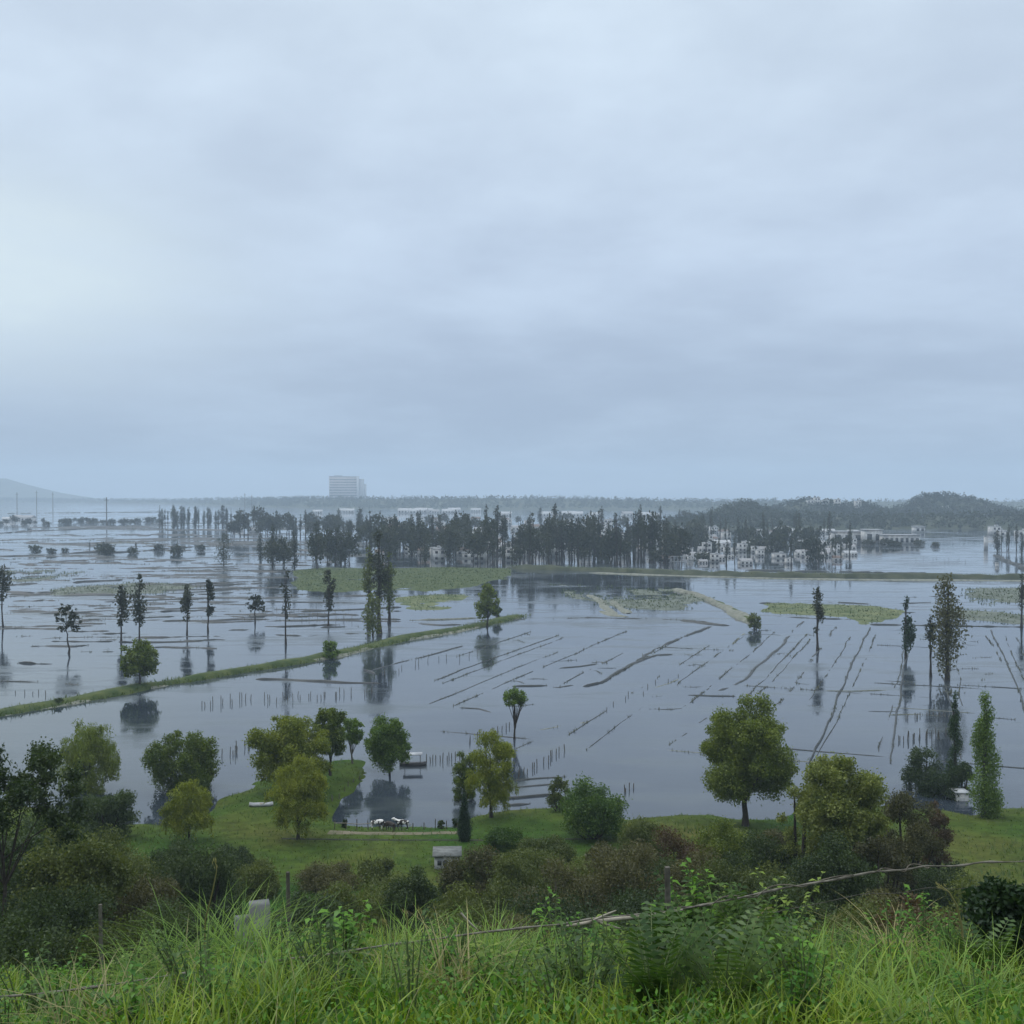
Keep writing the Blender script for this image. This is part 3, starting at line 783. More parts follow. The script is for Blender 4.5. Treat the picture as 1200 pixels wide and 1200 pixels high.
        for bi in rg.choice(len(blobs), nl, replace=False):
            e = blobs[bi][0].copy(); e[0] += lean * e[2]
            k = int(np.clip(rg.integers(5, 8) if style == 'umbrella' else rg.integers(2, 6), 0, np.searchsorted(zt, max(e[2] * .85, zt[2]))))
            s = path[k]
            mid = (s + e) / 2 + np.array([0, 0, 0.06 * H * rg.uniform(.2, 1)])
            tm.tube([s, s * .6 + mid * .4, mid, mid * .4 + e * .6, e], rad[k] * np.array([.6, .5, .38, .26, .12]), 5)
    else:
        for i in range(9):
            b = blobs[rg.integers(0, len(blobs))][0]
            s = np.array([b[0] * .15, b[1] * .15, -0.3])
            mid = s * .5 + b * .5 + np.array([b[0] * .1, b[1] * .1, 0])
            tm.tube([s, mid, b], np.array([r0, r0 * .65, r0 * .2]), 5)
    trunk = tm.mesh(name + '_trunk', bark_mat, True)
    return trunk, crown
def put_tree(kind, label, cat, loc, H, W, style, leaf_mat, seed, bark=None, group=None, **kw):
    rz = random.Random(seed).uniform(0, 6.28) if kw.get('lean', 0) == 0 else 0
    t = thing(kind, label, cat, loc, rz, group)
    tr, cr = tree_meshes(seed, H, W, style, leaf_mat, bark or BARK, name=kind, **kw)
    woody = 'trunk' if style != 'bush' else 'stems'
    link_mesh(woody, tr, t); link_mesh('crown' if style != 'bush' else 'foliage', cr, t)
    return t
def water_tree(kind, label, cat, px, pyb, pyt, wpx, style, mat, seed, **kw):
    """a tree whose foot is seen at (px, pyb) on the water or the low ground"""
    p = on_ground(px, pyb) if pyb > 880 else at(px, pyb, 0.0)
    top = at_dist(px, pyt, p[1])[2]
    d = p[1]
    return put_tree(kind, label, cat, (p[0], p[1], min(p[2], gz(p[0], p[1])) if pyb > 880 else -0.05), top - p[2], wpx * d / F, style, mat, seed, **kw)
def slope_tree(kind, label, cat, px, d, pyt, wpx, style, mat, seed, **kw):
    """a tree on the hillside at distance d whose foot is hidden"""
    q = at_dist(px, pyt, d); z = gz(q[0], q[1])
    return put_tree(kind, label, cat, (q[0], q[1], z - 0.05), q[2] - z, wpx * d / F, style, mat, seed, **kw)

T = 'tree'
# trees along the near shore
water_tree('willow_tree', 'broad green tree on the left shore above dark bushes', T, 104, 938, 843, 72, 'willow', WILLOW, 201, leaf_n=23205, leaf_s=0.158, trunk_frac=0.08)
water_tree('willow_tree', 'wide round green tree at the water behind the yellow-green one', T, 217, 940, 854, 86, 'round', WILLOW, 202, leaf_n=23520, leaf_s=0.158, trunk_frac=0.02)
water_tree('willow_tree', 'small yellow-green willow in front of the wide round tree', T, 222, 985, 913, 54, 'willow', WILLOW_Y, 203, leaf_n=18480, leaf_s=0.125, trunk_frac=0.05)
water_tree('willow_tree', 'largest rounded willow on the green spit', T, 340, 928, 834, 96, 'round', WILLOW_Y, 204, leaf_n=32130, leaf_s=0.158, trunk_frac=0.0)
water_tree('willow_tree', 'drooping willow on the lawn in front of the largest willow', T, 349, 984, 888, 68, 'willow', WILLOW_Y, 205, leaf_n=28560, leaf_s=0.132, trunk_frac=0.08)
water_tree('leafy_tree', 'dark green tree with bare trunk behind the largest willow', T, 387, 909, 826, 40, 'round', WILLOW, 206, leaf_n=13230, leaf_s=0.158, trunk_frac=0.22)
water_tree('leafy_tree', 'thin pale tree at the tip of the green spit', T, 413, 895, 839, 26, 'round', GREEN, 207, leaf_n=3276, leaf_s=0.158, trunk_frac=0.35, bark=BARK_PALE)
water_tree('leafy_tree', 'round green tree standing in water off the green spit', T, 455, 914, 841, 52, 'round', GREEN, 208, leaf_n=21840, leaf_s=0.145, trunk_frac=0.1)
water_tree('willow_tree', 'feathery weeping willow behind the cypress', T, 576, 958, 854, 58, 'willow', WILLOW_Y, 209, leaf_n=19656, leaf_s=0.145, trunk_frac=0.08)
water_tree('willow_tree', 'narrow drooping willow joined to the feathery weeping willow', T, 545, 952, 876, 30, 'willow', WILLOW, 210, leaf_n=9072, leaf_s=0.145, trunk_frac=0.1)
water_tree('cypress', 'dark green narrow cypress on the shore', 'cypress', 544, 986, 931, 19, 'cone', CYPRESS, 211, leaf_n=12600, leaf_s=0.079, trunk_frac=.03)
water_tree('leafy_tree', 'bushy round green tree on the right half of the lawn', T, 694, 982, 904, 70, 'bush', GREEN, 212, leaf_n=18900, leaf_s=0.132)
water_tree('shrub', 'thin olive shrub left of the bushy round tree', 'shrub', 656, 950, 908, 26, 'bush', OLIVE, 213, leaf_n=3150, leaf_s=0.132)
water_tree('willow_tree', 'tallest broad willow standing over the right water', T, 874, 968, 822, 104, 'round', WILLOW, 214, leaf_n=61582, leaf_s=0.145, trunk_frac=0.1, trunk_r=.3)
water_tree('poplar', 'single leafy poplar on the shore beside the pale shed', 'poplar', 1153, 958, 814, 40, 'column', GREEN, 215, spire=True, gaps=.12, leaf_n=13650, leaf_s=0.132, trunk_frac=.04)
water_tree('poplar', 'thin dark poplar behind the dark thicket', 'poplar', 1119, 925, 812, 20, 'column', CYPRESS, 216, spire=True, gaps=.2, leaf_n=5460, leaf_s=0.132, trunk_frac=.05)
for i, (px, pyb, pyt, w, lab) in enumerate([(1080, 940, 866, 44, 'tall dark bush of the thicket beside the flooded frames'), (1102, 946, 893, 50, 'low wide dark bush under the thin dark poplar'), (1126, 944, 884, 26, 'small dark bush beside the pale shed')]):
    water_tree('shrub', lab, 'shrub', px, pyb, pyt, w, 'bush', DARK, 220 + i, leaf_n=7980, leaf_s=0.132)
# trees standing in the flood, middle distance
water_tree('leafy_tree', 'round olive tree on the grass dike', T, 164, 807, 749, 42, 'round', WILLOW, 231, leaf_n=5000, leaf_s=.3, trunk_frac=.16)
water_tree('leafy_tree', 'small ball-headed tree alone in open water', T, 603, 866, 804, 27, 'round', GREEN, 232, leaf_n=3150, leaf_s=0.158, trunk_frac=.58)
water_tree('shrub', 'small green shrub on the bend of the dike', 'shrub', 388, 772, 745, 19, 'bush', GREEN, 233, leaf_n=1300, leaf_s=.3)
water_tree('leafy_tree', 'pale olive tree at the end of the dike', T, 571, 734, 684, 30, 'round', WILLOW, 234, leaf_n=2200, leaf_s=.42, trunk_frac=.1)
water_tree('shrub', 'small dark shrub at the foot of the pale olive tree', 'shrub', 583, 726, 705, 10, 'bush', DARK, 235, leaf_n=700, leaf_s=.3)
water_tree('shrub', 'yellow-green shrub at the end of the pale bank', 'shrub', 884, 738, 716, 15, 'bush', OLIVE, 236, leaf_n=900, leaf_s=.32)
water_tree('shrub', 'small dark shrub on the dike near the left edge', 'shrub', 68, 826, 815, 11, 'bush', DARK, 237, leaf_n=1260, leaf_s=0.132)
MID = [(4, 735, 664, 20, 'slender tree cut by the left edge of the view'), (80, 766, 702, 26, 'open-crowned tree with twin bare stems'), (142, 752, 686, 17, 'ragged slender tree left of its taller neighbour'),
       (164, 756, 672, 20, 'tall ragged slender tree behind the round olive tree'), (219, 744, 686, 15, 'slender tree left of its bare-stemmed twin'), (244, 740, 680, 14, 'bare-stemmed slender tree right of its twin'),
       (299, 730, 695, 20, 'short open tree beside drowned plots'), (335, 756, 664, 12, 'very thin tall bare tree in the drowned plots'), (385, 734, 668, 16, 'thin-trunked tree on the green flat edge'),
       (262, 664, 626, 22, 'dark fan-shaped tree with a strong reflection')]
for i, (px, pyb, pyt, w, lab) in enumerate(MID):
    water_tree('slender_tree', lab, T, px, pyb, pyt, w, 'column' if i not in (1, 6) else 'umbrella', FAR_LEAF, 240 + i, leaf_n=620 if i not in (7, 9) else (230, 1200)[i == 9],
               leaf_s=.42, trunk_frac=.34 if i != 9 else .2, gaps=.42, trunk_r=.2)
for i, (px, pyb, pyt, w, lab) in enumerate([(432, 735, 640, 16, 'left tall dark tree of the clump behind the dike'), (445, 742, 622, 24, 'tallest dark tree of the clump behind the dike'), (456, 730, 648, 18, 'right tall dark tree of the clump behind the dike'),
                                          (437, 745, 700, 24, 'low dark tree at the foot of the tall clump')]):
    water_tree('slender_tree', lab, T, px, pyb, pyt, w, 'column', OLIVE if i != 1 else FAR_LEAF, 260 + i, leaf_n=(800, 1300, 900, 900)[i], leaf_s=.40, trunk_frac=(.35, .3, .2, .1)[i], gaps=.4)
for i, (px, pyb, pyt, w, lab) in enumerate([(958, 762, 689, 15, 'slim poplar in open water, leftmost of the three'), (1062, 772, 699, 17, 'slim spired poplar in open water, middle one'), (1110, 797, 676, 36, 'tall broad dark poplar in open water'),
                                          (1091, 793, 722, 13, 'thin bare-stemmed tree beside the tall broad poplar'), (1197, 735, 672, 10, 'thin tree at the right edge of the flood')]):
    water_tree('poplar', lab, 'poplar', px, pyb, pyt, w, 'column', (FAR_LEAF, CYPRESS, BROWNISH, FAR_LEAF, FAR_LEAF)[i], 270 + i, leaf_n=(800, 1100, 3000, 380, 350)[i], leaf_s=.32, trunk_frac=(.3, .2, .16, .5, .3)[i], gaps=.32, spire=(i == 1))

# the far tree belts: a few of each kind built, then copied
def far_proto(kind, style, n, H, W, mat, seeds, cat, **kw):
    res = []
    for s in seeds:
        t = put_tree(kind, 'far tree', cat, (0, -20, 0), H, W, style, mat, s, leaf_n=n, **kw)
        res.append(t)
    return res
PRO = {
    'slim': far_proto('slender_tree', 'column', 420, 20, 3.3, FAR_LEAF, (301, 302, 303, 304, 305), T, leaf_s=.55, trunk_frac=.25, gaps=.42),
    'round': far_proto('leafy_tree', 'round', 620, 14, 11, FAR_LEAF, (311, 312, 313), T, leaf_s=.9, trunk_frac=.14),
    'dense': far_proto('slender_tree', 'column', 760, 18, 5.2, FAR_LEAF, (321, 322, 323), T, leaf_s=.65, trunk_frac=.05),
    'bush': far_proto('shrub', 'bush', 340, 5, 7, FAR_LEAF, (331, 332), 'shrub', leaf_s=.7),
}
DIM = {'slim': (20, 5.0), 'round': (14, 11), 'dense': (18, 6), 'bush': (5, 7)}
USED = set()
rnd = random.Random(77)
def belt(x0, x1, y0, y1, n, h0, h1, kinds, label, group):
    for i in range(n):
        k = rnd.choice(kinds)
        px = x0 + (x1 - x0) * (i + rnd.uniform(-.1, 1.1)) / n
        py = rnd.uniform(y0, y1)
        p = at(px, py, 0)
        H = rnd.uniform(h0, h1) * p[1] / F
        pr = rnd.choice(PRO[k])
        s = H / DIM[k][0]; sw = s * rnd.uniform(.75, 1.25)
        # keep the tall ones slim, as in the belt
        sw = min(sw, 26 * p[1] / F / DIM[k][1])
        lab = (label % {'slim': 'slim grey-green tree', 'round': 'rounded dark tree', 'dense': 'dense dark upright tree', 'bush': 'low dark shrub'}[k])
        if pr.name in USED:
            dup(pr, (p[0], p[1], -.05), rnd.uniform(0, 6.28), (sw, sw, s), lab, group)
        else:
            USED.add(pr.name)
            pr.location = (p[0], p[1], -.05); pr.scale = (sw, sw, s); pr['label'] = lab; pr['group'] = group
belt(186, 272, 617, 620, 24, 18, 27, ['dense', 'slim'], '%s in the short far row behind the left plots', 'trees of the short far row')
belt(270, 430, 622, 632, 34, 18, 33, ['dense', 'slim', 'round'], '%s in the dense belt below the tower block', 'trees of the belt below the tower block')
belt(306, 348, 660, 668, 6, 26, 48, ['dense', 'round'], '%s in the knot left of the green flat', 'trees of the left knot by the green flat')
belt(366, 412, 656, 668, 8, 30, 52, ['dense', 'round'], '%s in the knot behind the green flat', 'trees of the knot behind the green flat')
belt(425, 562, 640, 662, 40, 26, 50, ['dense', 'slim', 'round'], '%s in the drowned belt beyond the green flat', 'trees of the belt beyond the green flat')
belt(560, 800, 652, 664, 92, 18, 62, ['slim', 'slim', 'slim', 'slim', 'slim', 'round'], '%s in the drowned belt behind the earth bank', 'trees of the belt behind the earth bank')
belt(480, 840, 612, 634, 44, 10, 22, ['slim', 'round', 'dense'], '%s among the farthest pale houses', 'trees among the farthest houses')
belt(700, 1000, 630, 664, 80, 14, 40, ['slim', 'slim', 'slim', 'bush'], '%s among the flooded houses right of the belt', 'trees among the right flooded houses')
belt(1162, 1215, 644, 650, 8, 22, 34, ['slim', 'dense'], '%s in the group by the far right pillar', 'trees by the far right pillar')
belt(-5, 190, 611, 617, 26, 5, 11, ['bush', 'bush', 'round'], '%s in the low far hedge line on the left', 'shrubs of the far left hedge line')
belt(40, 240, 644, 651, 12, 7, 15, ['bush', 'bush', 'dense'], '%s on the narrow ridges of the left plots', 'shrubs on the left plot ridges')
belt(1000, 1100, 632, 641, 8, 7, 11, ['bush'], '%s by the long white hall', 'shrubs by the long white hall')

# ------------------------------------------------------------------ hillside bushes and trees in front of the meadow
S = 'shrub'
slope_tree('pine_tree', 'sparse dark tree with clumped foliage at the left edge', T, 12, 46, 850, 150, 'umbrella', DARK, 401, leaf_n=20475, leaf_s=0.099, trunk_frac=.3, trunk_r=.16, gaps_lo=.5)
slope_tree('shrub', 'large dark bush filling the left edge below the sparse tree', S, 15, 58, 940, 190, 'bush', DARK, 402, leaf_n=50400, leaf_s=0.132, trunk_frac=.05)
slope_tree('shrub', 'olive-dark bush right of the large dark one', S, 88, 56, 948, 120, 'bush', OLIVE, 403, leaf_n=44100, leaf_s=0.119, trunk_frac=.03)
slope_tree('shrub', 'dark bush at the foot of the broad shore tree', S, 122, 92, 908, 64, 'bush', DARK, 404, leaf_n=18900, leaf_s=0.132)
slope_tree('shrub', 'dull olive bush between the dark bushes and the lawn', S, 150, 70, 985, 95, 'bush', OLIVE, 405, leaf_n=28350, leaf_s=0.106)
slope_tree('shrub', 'very dark bush below the small yellow-green willow', S, 228, 66, 975, 105, 'bush', DARK, 406, leaf_n=37800, leaf_s=0.099)
slope_tree('shrub', 'brown-tinged bush below the dull olive one', S, 165, 58, 1015, 110, 'bush', BROWNISH, 407, leaf_n=28350, leaf_s=0.099)
slope_tree('shrub', 'dark bush low on the left slope', S, 60, 44, 1020, 150, 'bush', DARK, 408, leaf_n=37800, leaf_s=0.092)
slope_tree('shrub', 'small dark bush beside the concrete pillar', S, 262, 50, 1030, 70, 'bush', DARK, 409, leaf_n=18900, leaf_s=0.086)
slope_tree('shrub', 'low grey-green bush right of the concrete pillar', S, 355, 56, 1034, 90, 'bush', DARK, 410, leaf_n=23625, leaf_s=0.092)
slope_tree('shrub', 'mid green bush before the white hut', S, 452, 66, 1014, 110, 'bush', OLIVE, 411, leaf_n=28350, leaf_s=0.099)
slope_tree('shrub', 'dark bush left of the white hut', S, 485, 60, 1006, 60, 'bush', DARK, 412, leaf_n=18900, leaf_s=0.092)
slope_tree('shrub', 'green bush below the white hut', S, 535, 52, 1032, 110, 'bush', OLIVE, 413, leaf_n=31500, leaf_s=0.086)
slope_tree('shrub', 'wide olive bush right of the white hut', S, 592, 64, 992, 120, 'bush', OLIVE, 414, leaf_n=40950, leaf_s=0.099)
slope_tree('shrub', 'grey-brown bush with bare stems in the middle of the slope', S, 660, 60, 1000, 100, 'bush', BROWNISH, 415, leaf_n=28350, leaf_s=0.092, bark=BARK_PALE)
slope_tree('shrub', 'dark brown bush behind the wire post', S, 738, 62, 974, 110, 'bush', BROWNISH, 416, leaf_n=40950, leaf_s=0.099)
slope_tree('shrub', 'russet brown bush left of the tallest broad willow', S, 790, 70, 960, 74, 'bush', RUSSET, 417, leaf_n=22050, leaf_s=0.099)
slope_tree('shrub', 'bright olive bush under the tallest broad willow', S, 845, 72, 950, 74, 'bush', WILLOW, 418, leaf_n=28350, leaf_s=0.106)
slope_tree('shrub', 'green bush below the bright olive one', S, 868, 58, 994, 110, 'bush', OLIVE, 419, leaf_n=34650, leaf_s=0.092)
slope_tree('shrub', 'dark bush low in the middle of the slope', S, 700, 45, 1045, 150, 'bush', DARK, 420, leaf_n=31500, leaf_s=0.079)
slope_tree('shrub', 'dark bush low below the white hut', S, 500, 42, 1065, 130, 'bush', DARK, 421, leaf_n=28350, leaf_s=0.079)
slope_tree('shrub', 'dark brown bush low behind the grass at centre', S, 600, 43, 1055, 120, 'bush', BROWNISH, 422, leaf_n=25200, leaf_s=0.079)
slope_tree('leafy_tree', 'large tree with yellowing leaf tips right of the tallest willow', T, 985, 66, 880, 118, 'dome', AUTUMN, 423, leaf_n=47250, leaf_s=0.119, trunk_frac=.36, trunk_r=.2)
slope_tree('shrub', 'pale flowering bush left of the yellowing tree', S, 937, 68, 905, 48, 'bush', AUTUMN, 424, leaf_n=14175, leaf_s=0.099)
slope_tree('shrub', 'very dark bush under the yellowing tree', S, 985, 58, 962, 100, 'bush', DARK, 425, leaf_n=40950, leaf_s=0.092)
slope_tree('shrub', 'dark bush low under the yellowing tree', S, 930, 48, 1012, 120, 'bush', DARK, 426, leaf_n=34650, leaf_s=0.086)
slope_tree('shrub', 'grey brown bush between the yellowing tree and the thicket', S, 1065, 74, 918, 76, 'bush', BROWNISH, 427, leaf_n=22050, leaf_s=0.106)
slope_tree('shrub', 'russet bush at the edge of the right meadow', S, 1096, 80, 934, 36, 'bush', RUSSET, 428, leaf_n=11025, leaf_s=0.099)
slope_tree('shrub', 'dark low bush on the right meadow', S, 1108, 66, 998, 70, 'bush', DARK, 429, leaf_n=17325, leaf_s=0.086)
slope_tree('shrub', 'russet bush behind the bent straw stalk', S, 1085, 30, 1036, 110, 'bush', RUSSET, 430, leaf_n=20475, leaf_s=0.066)
slope_tree('shrub', 'green bush left of the russet one behind the grass', S, 1010, 34, 1042, 130, 'bush', OLIVE, 431, leaf_n=25200, leaf_s=0.066)
slope_tree('shrub', 'green bush behind the right end of the wire', S, 1165, 34, 1014, 120, 'bush', OLIVE, 432, leaf_n=25200, leaf_s=0.066)
slope_tree('shrub', 'near dark shrub at the right edge of the grass', S, 1190, 13.5, 1012, 110, 'bush', CYPRESS, 433, leaf_n=13500, leaf_s=.055)
slope_tree('shrub', 'dark green bush low on the left in front of the dark mass', S, 130, 36, 1060, 150, 'bush', OLIVE, 434, leaf_n=28350, leaf_s=0.073)
slope_tree('shrub', 'dark bush low at the left corner of the slope', S, 10, 34, 1050, 140, 'bush', DARK, 435, leaf_n=28350, leaf_s=0.073)
slope_tree('shrub', 'low olive bush behind the leafy weed', S, 420, 40, 1062, 120, 'bush', OLIVE, 436, leaf_n=23625, leaf_s=0.079)
slope_tree('shrub', 'olive bush behind the wire left of the feathery fern', S, 790, 40, 1030, 130, 'bush', BROWNISH, 437, leaf_n=25200, leaf_s=0.079)

for i, (px, d, pyt, w, st, mt, lab) in enumerate([
    (560, 72, 985, 80, 'bush', BROWNISH, 'rounded brown-green bush right behind the white hut'),
    (625, 70, 984, 90, 'bush', OLIVE, 'tall olive bush in the middle of the bush belt'),
    (690, 66, 990, 90, 'bush', OLIVE, 'olive bush between the grey-brown and the dark brown bush'),
    (715, 72, 972, 70, 'bush', BROWNISH, 'dark brown bush under the bushy round green tree'),
    (765, 66, 985, 90, 'bush', DARK, 'dark bush behind the wire post, right of the dark brown one'),
    (820, 64, 985, 90, 'bush', BROWNISH, 'brown-green bush before the bright olive one'),
    (890, 68, 968, 80, 'bush', DARK, 'dark bush at the foot of the tallest broad willow'),
    (925, 62, 985, 90, 'bush', OLIVE, 'olive bush left below the yellowing tree'),
    (640, 50, 1025, 150, 'bush', DARK, 'wide very dark bush behind the centre grass'),
    (745, 50, 1020, 140, 'bush', DARK, 'wide very dark bush behind the wire post'),
    (850, 48, 1030, 140, 'bush', DARK, 'wide dark bush behind the tallest fern'),
    (560, 46, 1045, 120, 'bush', OLIVE, 'olive bush low beyond the dry stalks'),
    (410, 62, 1028, 80, 'bush', OLIVE, 'olive bush left of the mid green one'),
    (200, 74, 985, 60, 'bush', DARK, 'dark narrow bush under the yellow-green willow'),
    (195, 48, 1038, 110, 'bush', DARK, 'dark bush low behind the arching grass clump'),
    (1030, 62, 968, 70, 'bush', BROWNISH, 'brown bush right below the yellowing tree'),
    (1045, 44, 1030, 120, 'bush', BROWNISH, 'brown-green bush behind the russet one'),
    (1140, 50, 1020, 110, 'bush', OLIVE, 'olive bush low on the right meadow slope'),
    (40, 72, 938, 110, 'bush', DARK, 'dark bush behind the sparse tree at the left edge'),
    (300, 76, 1002, 60, 'bush', OLIVE, 'low olive shrub on the lawn below the drooping willow'),
    (270, 80, 984, 46, 'bush', DARK, 'small dark shrub on the lawn left of the drooping willow'),
    (385, 78, 1006, 70, 'bush', BROWNISH, 'brownish shrub on the lawn below the dirt track'),
    (440, 80, 1000, 40, 'bush', OLIVE, 'small olive shrub on the lawn left of the hut'),
    (541, 72, 1003, 46, 'bush', OLIVE, 'olive shrub at the right wall of the hut'),
    (640, 84, 975, 60, 'bush', OLIVE, 'olive shrub on the lawn left of the bushy round tree'),
    (590, 88, 962, 40, 'bush', GREEN, 'low green shrub below the feathery weeping willow'),
    (756, 82, 952, 60, 'bush', OLIVE, 'olive shrub at the water right of the bushy round tree'),
    (910, 80, 962, 50, 'bush', BROWNISH, 'brown shrub at the water below the pale flowering bush'),
    (1010, 78, 960, 50, 'bush', OLIVE, 'olive shrub on the lawn behind the yellowing tree'),
    (115, 66, 955, 90, 'bush', OLIVE, 'olive bush behind the olive-dark one'),
]):
    slope_tree('shrub', lab, S, px, d, pyt, w, st, mt, 450 + i, leaf_n=23100, leaf_s=0.099 if d > 55 else .085)

# ------------------------------------------------------------------ buildings
def window_panel(mb, x, y, z, w, h, mi):
    mb.box(x - w / 2, x + w / 2, y - .06, y + .05, z - h / 2, z + h / 2, mi)
def house(kind, w, d, h, roof, wall_mat, roof_mat, nwin, storeys=1):
    t = thing('house', 'far house', 'house', (0, -30, 0))
    mb = MB(); mb.box(-w / 2, w / 2, 0, d, -.6, h, 0)
    for s in range(storeys):
        for i in range(nwin):
            x = -w / 2 + w * (i + .5) / nwin
            window_panel(mb, x, 0, (s + .55) * h / storeys, w / nwin * .45, h / storeys * .45, 1)
    mb.build('wall', [wall_mat, GLASS], t)
    r = MB()
    if roof == 'gable':
        v = [(-w / 2 - .3, -.3, h + .003), (w / 2 + .3, -.3, h + .003), (w / 2 + .3, d + .3, h + .003), (-w / 2 - .3, d + .3, h + .003), (-w / 2 - .3, d / 2, h + d * .28), (w / 2 + .3, d / 2, h + d * .28)]
        r.add(v, [(0, 1, 5, 4), (2, 3, 4, 5)]); r.add([v[0], v[4], v[3], v[1], v[2], v[5]], [(0, 1, 2), (3, 4, 5)])
    else:
        r.box(-w / 2 - .2, w / 2 + .2, -.2, d + .2, h + .003, h + .3)
        r.box(w * .1, w * .35, d * .3, d * .7, h + .3, h + 1.2)
    r.build('roof', roof_mat, t)
    return t
HP = [house('a', 7, 6, 3.2, 'flat', WALL_W, ROOF_P, 2), house('b', 9, 6, 3.0, 'gable', WALL_W, ROOF_G, 3), house('c', 6, 6, 6.0, 'flat', WALL_W, ROOF_P, 2, 2),
      house('d', 8, 6, 3.4, 'gable', WALL_G, ROOF_R, 2), house('e', 12, 7, 3.0, 'gable', WALL_W, ROOF_P, 4), house('f', 7, 6, 5.8, 'flat', WALL_G, ROOF_G, 2, 2)]
HDESC = ['one-storey white flat-roofed house', 'white gabled house with a grey roof', 'two-storey white flat-roofed house', 'grey-walled gabled house with a tiled roof', 'long white shed with a pale roof', 'two-storey grey flat-roofed house']
HUSED = set(); placed = []
def houses(x0, x1, y0, y1, n, pool, where, group, smin=.8, smax=1.25):
    k = 0; tries = 0
    while k < n and tries < n * 30:
        tries += 1
        px = rnd.uniform(x0, x1); py = rnd.uniform(y0, y1)
        p = at(px, py, 0)
        if any(abs(p[0] - q[0]) < 11 * smax and abs(p[1] - q[1]) < 11 * smax for q in placed): continue
        placed.append(p); k += 1
        i = rnd.choice(pool); s = rnd.uniform(smin, smax)
        lab = HDESC[i] + ' ' + where
        rz = rnd.uniform(-.25, .25)
        if i in HUSED:
            dup(HP[i], (p[0], p[1], -.3), rz, (s, s, s), lab, group)
        else:
            HUSED.add(i); HP[i].location = (p[0], p[1], -.3); HP[i].rotation_euler = (0, 0, rz); HP[i].scale = (s, s, s); HP[i]['label'] = lab; HP[i]['group'] = group
houses(560, 720, 613, 645, 40, [0, 1, 2, 2, 3], 'among the trees beyond the earth bank', 'houses among the trees beyond the bank', .9, 1.3)
houses(700, 850, 612, 650, 52, [0, 1, 2, 2, 3, 5], 'in the flooded town left of the hills', 'houses of the flooded town by the hills', .6, 1.0)
houses(830, 1000, 618, 656, 40, [0, 1, 2, 3, 4], 'in the flooded quarter below the hills', 'houses of the flooded quarter below the hills', .55, .9)
houses(780, 985, 640, 662, 32, [0, 1, 2, 3], 'in the drowned lots behind the dark bank', 'houses in the drowned lots behind the bank', .38, .7)
houses(445, 560, 608, 640, 20, [0, 1, 2, 3], 'in the tree belt right of the tower block', 'houses in the belt right of the tower block')
houses(360, 560, 600, 602, 16, [4, 1], 'in the pale far row below the tower block', 'sheds of the pale far row', 1.2, 1.9)
houses(590, 820, 603, 607, 14, [4, 1, 0], 'in the farthest row before the hazy ridge', 'houses of the farthest row', 1.0, 1.6)
houses(560, 790, 648, 653, 16, [2, 0, 2, 1], 'standing just behind the trees of the earth bank', 'houses just behind the bank trees', 1.0, 1.3)
houses(440, 600, 646, 658, 12, [0, 2, 3], 'at the water between belt and green flat', 'houses between belt and green flat', .8, 1.0)
houses(0, 65, 607, 611, 4, [4, 1], 'at the far left water edge', 'sheds at the far left water edge', 1.0, 1.5)
houses(270, 300, 622, 624, 2, [0], 'under the dense belt left of centre', 'houses under the dense belt', 1.0, 1.1)
houses(1160, 1200, 626, 632, 4, [0, 2], 'among the far right trees', 'houses among the far right trees', 1.0, 1.2)
# houses on the hill
for i, (px, py, d) in enumerate([(950, 585.5, 1290), (958, 586, 1290), (968, 585.5, 1290), (1006, 590, 1285), (1110, 593, 1310), (982, 588, 1285)]):
    q = at_dist(px, py, d)
    dup(HP[2 if i % 2 else 0], (q[0], q[1], q[2] - 5), 0, (1.1, 1.1, 1.3), HDESC[2 if i % 2 else 0] + ' on the wooded hillside', 'houses on the wooded hillside')

def tower():
    p = at_dist(407, 600, 3400)
    t = thing('tower_block', 'wide hazy tower block standing above the far ridge', 'building', (p[0], p[1], 0), 0.12)
    W, D, Ht = 91, 40, 86
    mb = MB(); mb.box(-W / 2 - 10, W / 2 - 10, 0, D, -1, Ht); mb.build('wall', WALL_P, t)
    for i in range(9):
        b = MB(); b.box(-W / 2 - 8, W / 2 - 16, -.6, .2, 12 + i * 8.2 - 1.5, 12 + i * 8.2 + 1.5); b.build('window_band', GLASS, t)
    st = MB(); st.box(W / 2 - 17, W / 2 - 10.5, -3, .5, -1, Ht + 1); st.build('stair_tower', WALL_W, t)
    w2 = MB(); w2.box(W / 2 - 9.99, W / 2 + 6, 6, D, -1, Ht - 6); w2.box(W / 2 + 6.01, W / 2 + 13, 8, D, -1, Ht - 22); w2.build('side_wing', WALL_G, t)
    r = MB(); r.box(-W / 2 - 11, W / 2 - 9, -1, D + 1, Ht + .01, Ht + 2); r.box(-W / 2 + 5, -W / 2 + 30, 8, 20, Ht + 2, Ht + 5); r.build('roof', ROOF_P, t)
tower()
def hall(px0, px1, pyb, pyt, nwin, label):
    a = at(px0, pyb); b = at(px1, pyb); w = b[0] - a[0]; h = at_dist(px0, pyt, a[1])[2]
    t = thing('hall', label, 'building', ((a[0] + b[0]) / 2, a[1], -.2))
    mb = MB(); mb.box(-w / 2, w / 2, 0, 9, -.5, h); mb.build('wall', WALL_W, t)
    for i in range(nwin):
        q = MB(); x = -w / 2 + w * (i + .5) / nwin
        q.box(x - w / nwin * .28, x + w / nwin * .28, -.05, .1, h * .25, h * .72); q.build('window', GLASS, t)
    r = MB(); r.box(-w / 2 - .5, w / 2 + .5, -.8, 9.5, h + .003, h + .5); r.build('roof', ROOF_P, t)
    return t
hall(976, 1012, 636, 623, 3, 'white hall with three dark openings left of the turreted one')
